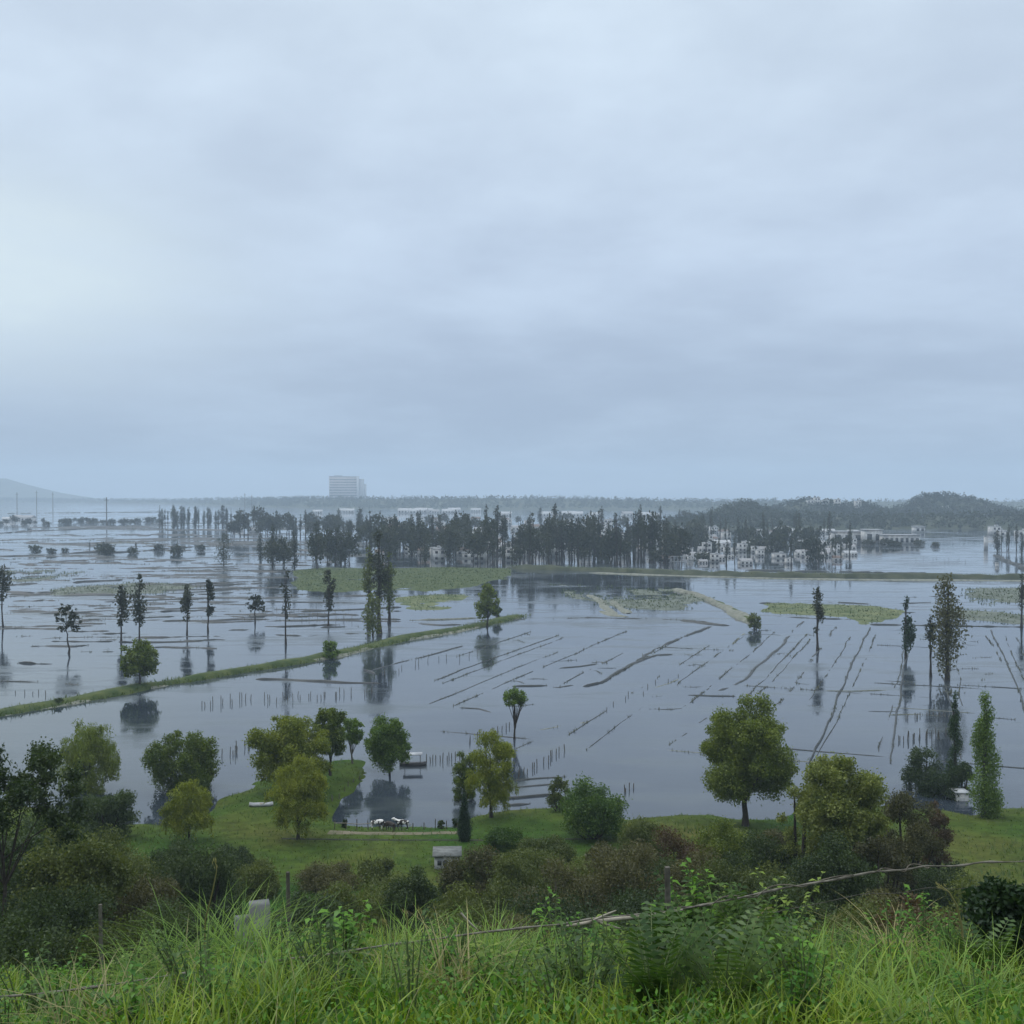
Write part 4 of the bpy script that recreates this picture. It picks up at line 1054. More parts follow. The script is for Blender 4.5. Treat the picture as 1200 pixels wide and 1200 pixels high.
hall(1014, 1034, 637, 621, 2, 'short white hall with a turret-like roof box')
hall(1036, 1078, 638, 627, 7, 'long low white hall with a row of dark openings')
hall(1073, 1084, 624, 617, 2, 'small white block on the wooded rise behind the long hall')
def box_thing(name, label, cat, px, pyb, wpx, hpx, mat, d=None, group=None):
    p = at(px, pyb); k = p[1] / F; w = wpx * k; h = hpx * k
    t = thing(name, label, cat, (p[0], p[1], -.2), 0, group)
    m = MB(); m.box(-w / 2, w / 2, 0, w, -.4, h + .2); m.build('shaft', mat, t)
    m = MB(); m.box(-w * .62, w * .62, -w * .12, w * 1.12, h + .203, h + .2 + w * .25); m.build('cap', ROOF_P, t)
    return t
box_thing('pillar', 'tall white pillar standing before the far right trees', 'pillar', 1156, 644, 3.5, 15, WALL_W)
box_thing('marker', 'small white marker alone in the far right water', 'marker', 1169, 664, 3, 4, WALL_W)
# flooded mansion-like frames left of the halls: white posts and rails of drowned greenhouses
def frame(px0, px1, pyb, pyt, nx, nz, label, deep=3, mat=WALL_W, net=True):
    a = at(px0, pyb); b = at(px1, pyb); w = b[0] - a[0]; h = at_dist(px0, pyt, a[1])[2]
    t = thing('greenhouse_frame', label, 'greenhouse', ((a[0] + b[0]) / 2, a[1], 0))
    r = max(.05, h * .022)
    step = w / nx
    for j in range(deep):
        for i in range(nx + 1):
            q = MB(); x = -w / 2 + i * step
            q.tube([(x, j * step * 1.3, -.5), (x, j * step * 1.3, h)], r, 5); q.build('post', mat, t)
    q = MB()
    for j in range(deep):
        for k in range(1, nz + 1):
            q.tube([(-w / 2, j * step * 1.3 - .01, h * k / nz), (w / 2, j * step * 1.3 - .01, h * k / nz)], r * .8, 5)
    q.build('rail', mat, t)
    if net:
        q = MB(); yy = (deep - 1) * step * 1.3
        n = 12
        for i in range(n):
            x0 = -w / 2 + w * i / n; x1 = x0 + w / n
            arch = lambda x: h * (1.0 + .16 * math.sin(math.pi * (x + w / 2) / w))
            q.add([(x0, 0, arch(x0) + .02), (x1, 0, arch(x1) + .02), (x1, yy, arch(x1) + .02), (x0, yy, arch(x0) + .02)], [(0, 1, 2, 3)])
            q.add([(x0, 0, arch(x0) - .04), (x1, 0, arch(x1) - .04), (x1, yy, arch(x1) - .04), (x0, yy, arch(x0) - .04)], [(3, 2, 1, 0)])
        q.build('cover', ROOF_P, t)
    return t
frame(786, 812, 664, 652, 6, 2, 'pale drowned greenhouse frame behind the dark bank', 2, WALL_G, False)
def stakes(px0, py0, px1, py1, n, hpx, label, group, jit=4, proto=[None]):
    for i in range(n):
        f = (i + .5) / n
        px = px0 + (px1 - px0) * f + rnd.uniform(-jit, jit); py = py0 + (py1 - py0) * f + rnd.uniform(-jit, jit) * .5
        p = at(px, py); s = rnd.uniform(.65, 1.25) * hpx * p[1] / F
        if proto[0] is None:
            m = MB(); m.tube([(0, 0, -.6), (.01, 0, .4), (0, .01, 1.0)], [.05, .048, .04], 6)
            o = m.build('stake', WOOD); proto[0] = o
            tag(o, label, 'stake', group)
        else:
            o = proto[0].copy(); COL.objects.link(o); o['label'] = label; o['group'] = group
        o.location = (p[0], p[1], 0); o.scale = (1.1, 1.1, s); o.rotation_euler = (rnd.uniform(-.08, .08), rnd.uniform(-.08, .08), rnd.uniform(0, 6))
stakes(498, 893, 540, 890, 11, 9, 'grey stake in the row right of the roofed boat', 'stakes right of the roofed boat', 2)
stakes(545, 872, 600, 850, 10, 7, 'grey stake in the row toward the ball-headed tree', 'stakes toward the ball-headed tree', 3)
stakes(606, 914, 662, 878, 14, 8, 'grey stake in the row right of the weeping willow', 'stakes right of the weeping willow', 3)
stakes(730, 930, 742, 924, 4, 8, 'grey stake by the bushy round tree', 'stakes by the bushy round tree', 3)
stakes(230, 828, 300, 820, 12, 8, 'grey stake in the water below the dike', 'stakes below the dike', 5)
stakes(262, 890, 298, 872, 10, 9, 'grey stake left of the largest willow', 'stakes left of the largest willow', 6)
stakes(305, 822, 440, 812, 26, 7, 'grey stake in the long scatter behind the largest willow', 'stakes behind the largest willow', 6)
stakes(440, 792, 560, 765, 12, 6, 'grey stake in the sparse row off the dike', 'stakes off the dike', 5)
stakes(300, 716, 420, 730, 14, 8, 'grey stake among the drowned plots', 'stakes among the drowned plots', 5)
stakes(700, 832, 800, 790, 9, 4, 'grey stake far out in the open water', 'stakes in the open water', 6)
stakes(1060, 842, 1112, 838, 14, 5, 'thin stake in the farther row beside the dark thicket', 'stakes farther beside the thicket', 3)
stakes(1056, 868, 1112, 862, 22, 9, 'grey stake in the crowded rows beside the dark thicket', 'stakes crowded beside the thicket', 6)
stakes(10, 815, 60, 812, 5, 5, 'grey stake left of the small dark shrub', 'stakes left of the small dark shrub', 5)
stakes(388, 945, 425, 912, 6, 10, 'dark stake at the edge of the green spit', 'stakes at the green spit', 2)
stakes(1070, 655, 1140, 660, 9, 5, 'thin post in the far right water', 'posts in the far right water', 5)

def pole(px, pyb, pyt, label):
    p = at(px, pyb); h = at_dist(px, pyt, p[1])[2]
    t = thing('utility_pole', label, 'pole', (p[0], p[1], 0))
    m = MB(); m.tube([(0, 0, -1), (0, 0, h)], [h * .014 + .15, h * .01 + .1], 6); m.build('shaft', WOOD, t)
    m = MB(); m.box(-h * .07, h * .07, -.35, -.05, h * .9, h * .9 + .5); m.build('crossarm', WOOD, t)
pole(43, 600, 575, 'tallest utility pole against the hazy ridge at the left')
pole(62, 600, 577, 'thin utility pole right of the tallest one')
pole(20, 601, 577, 'thin utility pole left of the tallest one')
pole(125, 617, 583, 'utility pole behind the low hedge line')
pole(287, 600, 578, 'utility pole above the dense belt')
pole(295, 600, 580, 'utility pole just right of the one above the belt')

# ------------------------------------------------------------------ boat, hut, pillar, shed
def boat():
    p = at(484, 897)
    t = thing('roofed_boat', 'small dark boat with a pale flat roof beside the round green tree', 'boat', (p[0], p[1], 0), .1)
    m = MB()
    secs = [(-1.5, .10, .42), (-1.1, .42, .30), (0, .55, .26), (1.0, .45, .30), (1.45, .12, .42)]
    V = []
    for x, hw, top in secs: V += [(x, -hw, top), (x, -hw * .65, -.15), (x, hw * .65, -.15), (x, hw, top)]
    f = []
    for i in range(4):
        for j in range(3): f.append((i * 4 + j, i * 4 + j + 1, i * 4 + j + 5, i * 4 + j + 4))
        f.append((i * 4 + 3, i * 4 + 0, i * 4 + 4, i * 4 + 7))
    m.add(V, f); m.add([V[0], V[1], V[2], V[3], V[16], V[17], V[18], V[19]], [(3, 2, 1, 0), (4, 5, 6, 7)])
    m.build('hull', mat_plain('dark_hull', (.03, .03, .035), (.05, .05, .05), 4, .6), t)
    for x in (-.9, .8):
        for y in (-.42, .42):
            q = MB(); q.tube([(x, y, .2), (x, y, 1.25)], .035, 6); q.build('post', WOOD, t)
    r = MB(); r.box(-1.1, 1.05, -.6, .6, 1.255, 1.33); r.build('roof', ROOF_P, t)
boat()
def hut():
    p = on_ground(524, 1019); p = np.array([p[0], p[1], gz(p[0], p[1])])
    k = p[1] / F
    w = 30 * k; h = 11 * k
    t = thing('hut', 'small pale hut with dark windows among the bushes', 'hut', p, .05)
    m = MB(); m.box(-w / 2, w / 2, 0, 1.8, -.4, h + .3); m.build('wall', WALL_G, t)
    for i, x in enumerate((-.3, -.08, .3)):
        q = MB(); q.box(x * w - .16, x * w + .16, -.03, .05, h * .45, h * .95); q.build('window', GLASS, t)
    r = MB(); r.box(-w / 2 - .15, w / 2 + .15, -.25, 2.0, h + .303, h + .42)
    r.build('roof', CONCRETE, t)
hut()
def shed():
    p = on_ground(1128, 950)
    t = thing('shed', 'small pale shed between the dark bush and the leafy poplar', 'shed', (p[0], p[1], gz(p[0], p[1])))
    m = MB(); m.box(-.6, .6, 0, 1.4, -.3, 1.7); m.build('wall', WALL_W, t)
    m = MB(); m.box(-.28, .22, -.03, .05, 0.02, 1.2); m.build('door', WALL_G, t)
    m = MB(); m.box(-.72, .72, -.15, 1.55, 1.703, 1.8); m.build('roof', ROOF_P, t)
shed()
def pillar():
    q = at_dist(304, 1058, 19.0); z = gz(q[0], q[1])
    t = thing('gate_pillar', 'grey concrete pillar with a lower stub behind the tall grass', 'pillar', (q[0], q[1], z), .3)
    h = q[2] - z
    m = MB(); m.box(-.17, .17, -.15, .15, -.4, h); m.build('shaft', CONCRETE, t)
    m = MB(); m.box(-.42, -.173, -.1, .12, -.4, h - .22); m.build('stub', CONCRETE, t)
pillar()
p = on_ground(305, 946)
def punt(px, py, label, L_=2.2):
    p = on_ground(px, py)
    t = thing('punt', label, 'boat', (p[0], p[1], gz(p[0], p[1]) + .05), .12)
    m = MB()
    secs = [(-L_ / 2, .16, .32), (-L_ * .35, .32, .22), (0, .36, .2), (L_ * .35, .32, .22), (L_ / 2, .16, .32)]
    V = []
    for x, hw, top in secs: V += [(x, -hw, top), (x, -hw * .7, -.05), (x, hw * .7, -.05), (x, hw, top), (x, hw * .85, top - .02), (x, hw * .6, .03), (x, -hw * .6, .03), (x, -hw * .85, top - .02)]
    f = []
    for i in range(4):
        for j in range(8): f.append((i * 8 + j, i * 8 + (j + 1) % 8, i * 8 + 8 + (j + 1) % 8, i * 8 + 8 + j))
    m.add(V, f); m.build('hull', WALL_G, t)
    m = MB(); m.box(-.12, .12, -.27, .27, .13, .16); m.build('bench', WOOD_PALE, t)
punt(306, 945, 'small pale punt drawn up on the green spit')

# ------------------------------------------------------------------ cows
def cow_mesh(grazing, seed):
    bm = bmesh.new()
    sk = bm.verts.layers.skin.verify()
    P = {}
    def v(n, co, r):
        x = bm.verts.new(co); x[sk].radius = (r, r * 1.0) if not isinstance(r, tuple) else r; P[n] = x
    v('pelvis', (-.62, 0, 1.08), .27); v('loin', (-.2, 0, 1.06), .31); v('chest', (.28, 0, 1.02), .32); v('withers', (.58, 0, 1.08), .25)
    if grazing:
        v('neck', (.92, 0, .86), .16); v('poll', (1.12, 0, .52), .13); v('muzzle', (1.22, 0, .20), .085)
    else:
        v('neck', (.90, 0, 1.28), .16); v('poll', (1.12, 0, 1.46), .135); v('muzzle', (1.44, 0, 1.32), .085)
    v('rump', (-.84, 0, 1.04), .18); v('tail', (-.95, 0, .95), .035); v('tail_end', (-.98, 0, .48), .035)
    for s, sg in (('l', 1), ('r', -1)):
        v('hip' + s, (-.70, .16 * sg, .86), .17); v('hock' + s, (-.80, .17 * sg, .48), .075); v('hfoot' + s, (-.74, .17 * sg, .04), .06)
        v('sh' + s, (.46, .17 * sg, .80), .15); v('knee' + s, (.48, .17 * sg, .42), .075); v('ffoot' + s, (.47, .17 * sg, .04), .06)
        pz = P['poll'].co
        v('ear' + s, (pz.x - .02, .24 * sg, pz.z + .02), .04)
    e = [('pelvis', 'loin'), ('loin', 'chest'), ('chest', 'withers'), ('withers', 'neck'), ('neck', 'poll'), ('poll', 'muzzle'), ('pelvis', 'rump'), ('rump', 'tail'), ('tail', 'tail_end')]
    for s in 'lr': e += [('pelvis', 'hip' + s), ('hip' + s, 'hock' + s), ('hock' + s, 'hfoot' + s), ('chest', 'sh' + s), ('sh' + s, 'knee' + s), ('knee' + s, 'ffoot' + s), ('poll', 'ear' + s)]
    for a, b in e: bm.edges.new((P[a], P[b]))
    P['pelvis'][sk].use_root = True
    me = bpy.data.meshes.new('cow_skeleton'); bm.to_mesh(me); bm.free()
    o = bpy.data.objects.new('cow_skeleton', me); COL.objects.link(o)
    o.modifiers.new('skin', 'SKIN'); ss = o.modifiers.new('sub', 'SUBSURF'); ss.levels = 2; ss.render_levels = 2
    dg = bpy.context.evaluated_depsgraph_get(); dg.update()
    res = bpy.data.meshes.new_from_object(o.evaluated_get(dg))
    bpy.data.objects.remove(o); bpy.data.meshes.remove(me)
    res.polygons.foreach_set('use_smooth', np.ones(len(res.polygons), bool))
    return res
COWHIDE = mat_plain('pied_hide', (.03, .025, .022), (.70, .68, .64), 1.9, .8, detail=1, lo=.49, hi=.51)
COWDARK = mat_plain('dark_hide', (.03, .026, .022), (.05, .04, .034), 2.0, .8)
for i, (px, py, g, rz, sc_, mt, lab) in enumerate([(443, 973, True, .15, .66, COWHIDE, 'pied black and white cow grazing, left one on the shore track'), (457, 974.5, True, 2.5, .62, COWDARK, 'small dark calf between the two pied cows'),
                                                  (471, 973, False, 3.0, .66, COWHIDE, 'pied black and white cow with raised head, right one on the shore track')]):
    p = on_ground(px, py)
    me = cow_mesh(g, i); me.name = 'cow'; me.materials.clear(); me.materials.append(mt)
    o = link_mesh('cow', me, None, (p[0], p[1], gz(p[0], p[1]) + .06)); o.rotation_euler = (0, 0, rz); o.scale = (sc_,) * 3
    tag(o, lab, 'cow')
def shore_fence():
    a = on_ground(392, 972); b = on_ground(536, 971)
    t = thing('rail_fence', 'low pale rail fence along the shore behind the cows', 'fence', (0, 0, 0))
    n = 11
    for i in range(n + 1):
        q = a + (b - a) * i / n; z = gz(q[0], q[1])
        m = MB(); m.tube([(q[0], q[1], z - .3), (q[0] + rnd.uniform(-.04, .04), q[1], z + rnd.uniform(.65, .95))], .045, 6); m.build('post', WOOD, t)
    pts = [(a + (b - a) * s) for s in np.linspace(0, .62, 20)]
    m = MB(); m.tube([(q[0], q[1] - .06, gz(q[0], q[1]) + .55 + .04 * math.sin(q[0] * 2)) for q in pts], .035, 5); m.build('rail', WOOD_PALE, t)
shore_fence()
for i, (px, py, w, h, lab) in enumerate([(404, 970, 7, 11, 'small dark shrub at the shore left of the cows'), (517, 971, 8, 11, 'small dark shrub at the shore right of the cows'), (533, 970, 7, 13, 'small dark shrub at the shore beside the cypress')]):
    water_tree('shrub', lab, 'shrub', px, py, py - h, w, 'bush', DARK, 520 + i, leaf_n=735, leaf_s=0.086)

# ------------------------------------------------------------------ near slope: wire, post, grass, weeds
def fence():
    t = thing('wire_fence', 'old slack wire wound with dry vine crossing the grass on thin posts', 'fence', (0, 0, 0))
    pts_px = [(-40, 1172, 11.5), (60, 1163, 11.5), (150, 1152, 11.7), (250, 1136, 12), (340, 1124, 12.2), (420, 1114, 12.4), (500, 1103, 12.6), (570, 1093, 12.8), (640, 1084, 13), (700, 1077, 13), (783, 1068, 13), (850, 1056, 13),
              (920, 1041, 13.2), (1000, 1026, 13.4), (1050, 1020, 13.5), (1085, 1016, 13.6), (1130, 1014, 13.7), (1170, 1010, 13.8), (1260, 1006, 14)]
    P = np.array([at_dist(*q) for q in pts_px])
    s = np.linspace(0, len(P) - 1, 220)
    W = np.stack([np.interp(s, np.arange(len(P)), P[:, k]) for k in range(3)], 1)
    rg = np.random.default_rng(9)
    W[:, 2] += hash_noise(s * 4, s * 0, 3, 4) * .035
    m = MB(); m.tube(W, .006 + .012 * (0.5 + hash_noise(s * 10, s * 0, 2, 8)), 6); m.build('wire', mat_plain('old_wire', (.20, .185, .15), (.09, .08, .065), 9, .9, .3), t)
    V = W[120:185] + np.stack([.03 * np.sin(s[120:185] * 9), .03 * np.cos(s[120:185] * 9), .03 * np.sin(s[120:185] * 7) + .012], 1)
    m = MB(); m.tube(V, .008, 5); m.build('vine', BARK_PALE, t)
    W2 = W[60:] - np.array([0, 0, .28]) + np.stack([s[60:] * 0, s[60:] * 0, hash_noise(s[60:] * 3, s[60:] * 0, 3, 5) * .08], 1)
    m = MB(); m.tube(W2, .004, 5); m.build('wire', WOOD, t)
    for px, pyt, d, r in ((783, 1016, 13.05, .036), (338, 1022, 18.5, .035), (118, 1060, 22, .04)):
        q = at_dist(px, pyt, d); z = gz(q[0], q[1])
        m = MB(); m.tube([(q[0] + .02, q[1], z - .3), (q[0], q[1], (z + q[2]) / 2), (q[0] - .01, q[1], q[2])], [r * 1.1, r, r * .95], 8); m.build('post', WOOD, t)
fence()

def blades(mb, rg, base, h, w, lean, curl, mi=0, segs=4):
    """arching tapering grass blades, base (n,3)"""
    n = len(base)
    a = rg.uniform(0, 2 * np.pi, n)
    dirv = np.stack([np.cos(a), np.sin(a), np.zeros(n)], 1)
    side = np.stack([-np.sin(a + rg.uniform(-.8, .8, n)), np.cos(a), np.zeros(n)], 1)
    side /= np.linalg.norm(side, axis=1, keepdims=True)
    rows = []
    for k in range(segs + 1):
        t = k / segs
        out = (lean * t + curl * t * t)[:, None] * h[:, None]
        zz = h * (t - 0.38 * np.minimum(curl, 1.3) * t * t * t)
        c = base + dirv * out; c = c.copy(); c[:, 2] += zz
        wd = (w * (1 - t) ** 0.7)[:, None] * .5
        if k == segs: rows.append(c[:, None, :])
        else: rows.append(np.stack([c - side * wd, c + side * wd], 1))
    V = np.concatenate(rows, 1)         # n, 2*segs+1, 3
    m = 2 * segs + 1
    o = (np.arange(n) * m)[:, None]
    q = np.concatenate([np.stack([o + 2 * k, o + 2 * k + 1, o + 2 * k + 3, o + 2 * k + 2], -1).reshape(-1, 4) for k in range(segs - 1)])
    tri = np.stack([o + 2 * segs - 2, o + 2 * segs - 1, o + 2 * segs], -1).reshape(-1, 3)
    b0 = mb.n
    mb.v.append(V.reshape(-1, 3)); mb.f.append(q + b0); mb.m.append(np.full(len(q), mi, np.int32))
    t4 = np.concatenate([tri + b0, -np.ones((len(tri), 1), np.int64)], 1); mb.f.append(t4); mb.m.append(np.full(len(tri), mi, np.int32))
    mb.n += n * m

def build_grass():
    FB = MB()
    rg = np.random.default_rng(21)
    mb = MB()
    n = 70000
    y = 5.5 + (24 - 5.5) * rg.uniform(0, 1, n) ** 0.9
    x = rg.uniform(-1, 1, n) * (y * .5 + 4.5)
    dens = hash_noise(x, y, 1.3, 11) + hash_noise(x, y, .45, 12) * .7
    keep = dens > -0.12
    x, y = x[keep], y[keep]; n = len(x)
    patch = hash_noise(x, y, 2.4, 13) + .5
    h = (0.16 + 0.44 * patch + 0.22 * rg.uniform(0, 1, n) ** 2) * np.where(y < 8, .85, 1) * np.where(x < -3.2, .72, 1)
    b = np.stack([x, y, ground_z(x, y) - .02], 1)
    blades(mb, rg, b, h, rg.uniform(.012, .036, n), rg.uniform(.03, .5, n), rg.uniform(.0, .9, n), 0)
    k = rg.uniform(0, 1, n) < .11
    blades(mb, rg, b[k] + rg.normal(size=(k.sum(), 3)) * .02, h[k] * rg.uniform(.9, 1.35, k.sum()), rg.uniform(.006, .012, k.sum()), rg.uniform(.05, .35, k.sum()), rg.uniform(.0, .7, k.sum()), 1)
    o = mb.build('grass', [GRASS, STRAW])
    tag(o, 'tall rough grass covering the near slope', None, None, 'stuff')
    # low leafy ground cover between the blades
    mb = MB(); n = 75000
    y = 5.5 + 18 * rg.uniform(0, 1, n); x = rg.uniform(-1, 1, n) * (y * .5 + 4.5)
    kk = hash_noise(x, y, 1.1, 15) + .6 * hash_noise(x, y, .4, 16) > .05
    x, y = x[kk], y[kk]; n = len(x)
    c = np.stack([x, y, ground_z(x, y) + rg.uniform(0.03, .42, n)], 1)
    leaves(mb, rg, c, .058, .034)
    tag(mb.build('ground_cover', WEED), 'small leafy weeds growing between the grass blades', None, None, 'stuff')
    # meadow tufts
    mb = MB(); n = 42000
    y = rg.uniform(60, 130, n); x = rg.uniform(-1, 1, n) * (y * .5 + 6)
    z = ground_z(x, y); kk = z > .12
    x, y, z = x[kk], y[kk], z[kk]; n = len(x)
    blades(mb, rg, np.stack([x, y, z - .02], 1), rg.uniform(.08, .30, n) * (1 + 1.2 * (hash_noise(x, y, 5, 4) > .22)), rg.uniform(.05, .12, n), rg.uniform(.1, .7, n), rg.uniform(0, .8, n), 0, 2)
    tag(mb.build('meadow_grass', mat_leaf('meadow_blade', (.034, .090, .010), (.105, .122, .024), scale=.07, trans=.35, vary=0)), 'short grass of the meadow along the flood edge', None, None, 'stuff')
    # dead reeds and stubble on the drowned ridges
    mb = MB()
    for c, w_, h_ in REEDS:
        if len(c) < 3: continue
        D = c[:, 1].mean()
        k = int(len(c) * 1.1); q = c[rg.integers(0, len(c), k)] + rg.normal(size=(k, 2)) * w_ * .3
        kk = hash_noise(q[:, 0], q[:, 1], 4.0, 5) > -.05
        q = q[kk]; k = len(q)
        if not k: continue
        blades(mb, rg, np.column_stack([q, np.zeros(k)]), rg.uniform(.10, .42, k) * (.6 + D / 400), np.full(k, .05 + D * .0004), rg.uniform(.1, .7, k), rg.uniform(0, .8, k), 0, 2)
    tag(mb.build('dead_reeds', mat_leaf('reed_blade', (.05, .05, .032), (.11, .11, .06), scale=.1, vary=0)), 'dead reeds and stubble along the drowned field ridges', None, None, 'stuff')
    for pl, mt, sdd in FLATS:          # sparse tufts over the flats
        lo, hi = pl.min(0), pl.max(0); D = pl[:, 1].mean()
        m = int(min(9000, (hi - lo).prod() * (2.2 if mt is TURF else .7))); q = rg.uniform(lo, hi, (m, 2))
        ins = np.zeros(m, bool)
        for i in range(len(pl)):
            (ax, ay), (bx, by) = pl[i], pl[(i + 1) % len(pl)]
            ins ^= ((ay > q[:, 1]) != (by > q[:, 1])) & (q[:, 0] < (bx - ax) * (q[:, 1] - ay) / ((by - ay) or 1e-9) + ax)
        hz_ = flat_height(np.vstack([pl, pl[:1]]), q[:, 0], q[:, 1], sdd, .12)
        ins &= hz_ > .03
        q = q[ins]; hz_ = hz_[ins]; m = len(q)
        if not m: continue
        blades(FB, rg, np.column_stack([q, hz_ - .03]), rg.uniform(.15, .7, m), rg.uniform(.1, .4, m), rg.uniform(.2, .9, m), rg.uniform(0, .8, m), 0, 2)
    tag(FB.build('flat_grass', mat_leaf('flat_blade', (.026, .050, .012), (.078, .098, .030), scale=.06, vary=0)), 'rough tufts growing over the low flats in the flood', None, None, 'stuff')
    # fringe of grass on the dike and banks
    mb = MB()
    for line, wdt, hh in ((DIKE, 4.4, .6), (BANK, 6.0, .9)):
        c = resample(np.array([at(a, b)[:2] for a, b in line]), .1 if line is DIKE else .3)
        c = np.repeat(c, 4, 0); m = len(c)
        q = c + rg.uniform(-.5, .5, (m, 2)) * wdt
        blades(mb, rg, np.column_stack([q, np.full(m, .12 if line is DIKE else .8)]), rg.uniform(.3, 1.5, m) * hh, rg.uniform(.06, .2, m), rg.uniform(.1, .6, m), rg.uniform(0, .8, m), 0, 2)
    tag(mb.build('bank_grass', mat_leaf('bank_blade', (.032, .065, .013), (.105, .135, .030), scale=.25, vary=0)), 'rough grass along the dike and the earth bank', None, None, 'stuff')
build_grass()

def tussock(px, d, hh, label, n=160, mat=TUSSOCK, spread=.22, group=None):
    q = at_dist(px, 1000, d); z = gz(q[0], q[1])
    rg = np.random.default_rng(int(px * 7 + d * 100))
    t = MB(); b = np.column_stack([rg.normal(size=(n, 2)) * spread, np.full(n, -.02)])
    blades(t, rg, b, hh * rg.uniform(.55, 1.15, n), rg.uniform(.012, .026, n), rg.uniform(.1, .5, n), rg.uniform(.3, 1.2, n), 0, 6)
    o = t.build('tussock', mat, None, (q[0], q[1], z)); tag(o, label, 'grass clump', group)
tussock(205, 13, 1.0, 'bright tall grass clump left of its broader neighbour below the pillar', 150)
tussock(262, 13.4, 1.2, 'broadest arching grass clump left of the concrete pillar', 260, spread=.3)
tussock(310, 13, .95, 'bright grass clump right in front of the concrete pillar', 150)
tussock(480, 14.5, .85, 'upright grass clump between leafy weed and dry stalks', 120)
tussock(585, 14.6, .8, 'grass clump right of the dry stalks', 110)
tussock(960, 11, .85, 'grass clump below the fern by the wire', 140)
tussock(1060, 9.5, .75, 'lush grass clump near the bottom right', 150)
tussock(640, 10, .75, 'lush grass clump near the bottom centre', 150)

NETTLE = mat_leaf('leaf_nettle', (.075, .13, .02), (.20, .27, .05), scale=2.0)
def weed(px, d, hh, label, stems=9, leaf=.11, mat=WEED, spread=.25, per=9, group=None):
    q = at_dist(px, 1000, d); z = gz(q[0], q[1])
    rg = np.random.default_rng(int(px * 3 + d * 77)); leaf = leaf * .8; per = int(per * 1.5)
    t = thing('leafy_weed', label, 'weed', (q[0], q[1], z), 0, group)
    sm = MB(); lm = MB()
    for i in range(stems):
        a = rg.uniform(0, 6.28); r = rg.uniform(0, spread); h = hh * rg.uniform(.6, 1.1)
        b = np.array([math.cos(a) * r * .4, math.sin(a) * r * .4, -.05]); e = np.array([math.cos(a) * r * 2, math.sin(a) * r * 2, h])
        pts = np.array([b * (1 - s) + e * s + np.array([0, 0, .12 * h * math.sin(math.pi * s)]) for s in np.linspace(0, 1, 6)])
        sm.tube(pts, np.linspace(.012, .004, 6), 5)
        for j in range(per):
            s = .25 + .75 * (j + rg.uniform(0, .7)) / per
            c = b * (1 - s) + e * s; c[2] += .12 * h * math.sin(math.pi * s)
            aa = rg.uniform(0, 6.28); L_ = leaf * rg.uniform(.7, 1.4); u = np.array([math.cos(aa), math.sin(aa), rg.uniform(-.1, .5)]); v = np.array([-math.sin(aa), math.cos(aa), 0])
            mid = c + u * L_ * .5; tip = c + u * L_ - np.array([0, 0, L_ * .35])
            lm.add([c, mid - v * L_ * .28, mid + np.array([0, 0, -.006]), mid + v * L_ * .28, tip], [(0, 1, 2), (0, 2, 3), (1, 4, 2), (2, 4, 3)])
    sm.build('stems', mat_plain('green_stem', (.08, .13, .04), (.12, .15, .06), 6), t); lm.build('foliage', mat, t)
weed(402, 13, .95, 'bright broad-leaved weed clump right of the concrete pillar', 14, .15, spread=.28, per=10)
weed(268, 10.6, .6, 'broad-leaved weed low in front of the arching grass clump', 10, .15)
weed(700, 13.4, .85, 'leafy weed clump under the dead branch', 14, .10)
weed(650, 14, 1.0, 'pale leafy weed left of the dead branch', 10, .10, spread=.2)
weed(1045, 12.5, .9, 'leafy weed behind the grass left of the bent stalk', 10, .09)
weed(1110, 12.5, .8, 'leafy weed right below the bent stalk', 10, .09)
weed(35, 11.5, .6, 'sprawling weed on the grass at the left edge', 12, .11, mat=FERN)
weed(150, 11.2, .5, 'sprawling weed under the left end of the wire', 12, .10)
weed(560, 10.5, .55, 'low weed in the grass at bottom centre', 10, .09)
weed(1150, 10.4, .55, 'low weed in the grass at bottom right', 10, .09)
weed(900, 13.6, .95, 'tall weed with hanging leaves beside the wire', 8, .12, spread=.15)
def fern(px, d, hh, label, fronds=14, mat=FERN):
    q = at_dist(px, 1000, d); z = gz(q[0], q[1])
    rg = np.random.default_rng(int(px * 5 + d * 31))
    t = thing('fern', label, 'fern', (q[0], q[1], z))
    sm = MB(); lm = MB()
    for i in range(fronds):
        a = rg.uniform(0, 6.28); L_ = hh * rg.uniform(.7, 1.2); o = rg.uniform(.25, .8)
        s = np.linspace(0, 1, 16)
        P = np.stack([np.cos(a) * o * L_ * s ** 1.3, np.sin(a) * o * L_ * s ** 1.3, L_ * (s - .25 * o * s ** 3)], 1)
        sm.tube(P[::3], np.linspace(.009, .003, 6), 4)
        v = np.array([-math.sin(a), math.cos(a), 0])
        for j in range(3, 16):
            pl = .17 * hh * math.sin(math.pi * (j - 1) / 15.5) + .03
            tn = P[j] - P[j - 1]; tn /= np.linalg.norm(tn)
            for sg in (-1, 1):
                tip = P[j] + v * sg * pl + tn * pl * .35 - np.array([0, 0, pl * .3])
                lm.add([P[j] - tn * .016, P[j] * .5 + tip * .5 + tn * .022, tip, P[j] * .5 + tip * .5 - tn * .022], [(0, 1, 2, 3)])
    sm.build('stems', mat_plain('green_stem', (.08, .13, .04), (.12, .15, .06), 6), t); lm.build('fronds', mat, t)
fern(835, 13.4, 1.2, 'tallest feathery fern right of the wire post', 24)
weed(860, 13.2, 1.15, 'tall leafy weed between the feathery ferns', 12, .12, mat=FERN, spread=.3, per=12)
fern(885, 12.8, .95, 'feathery fern right of the tallest one', 18)
fern(790, 12.2, 1.0, 'feathery fern under the wire post', 18)
fern(765, 9.6, .85, 'feathery fern low at the bottom, left one', 18)
fern(850, 9.8, .9, 'feathery fern low at the bottom, right one', 20)
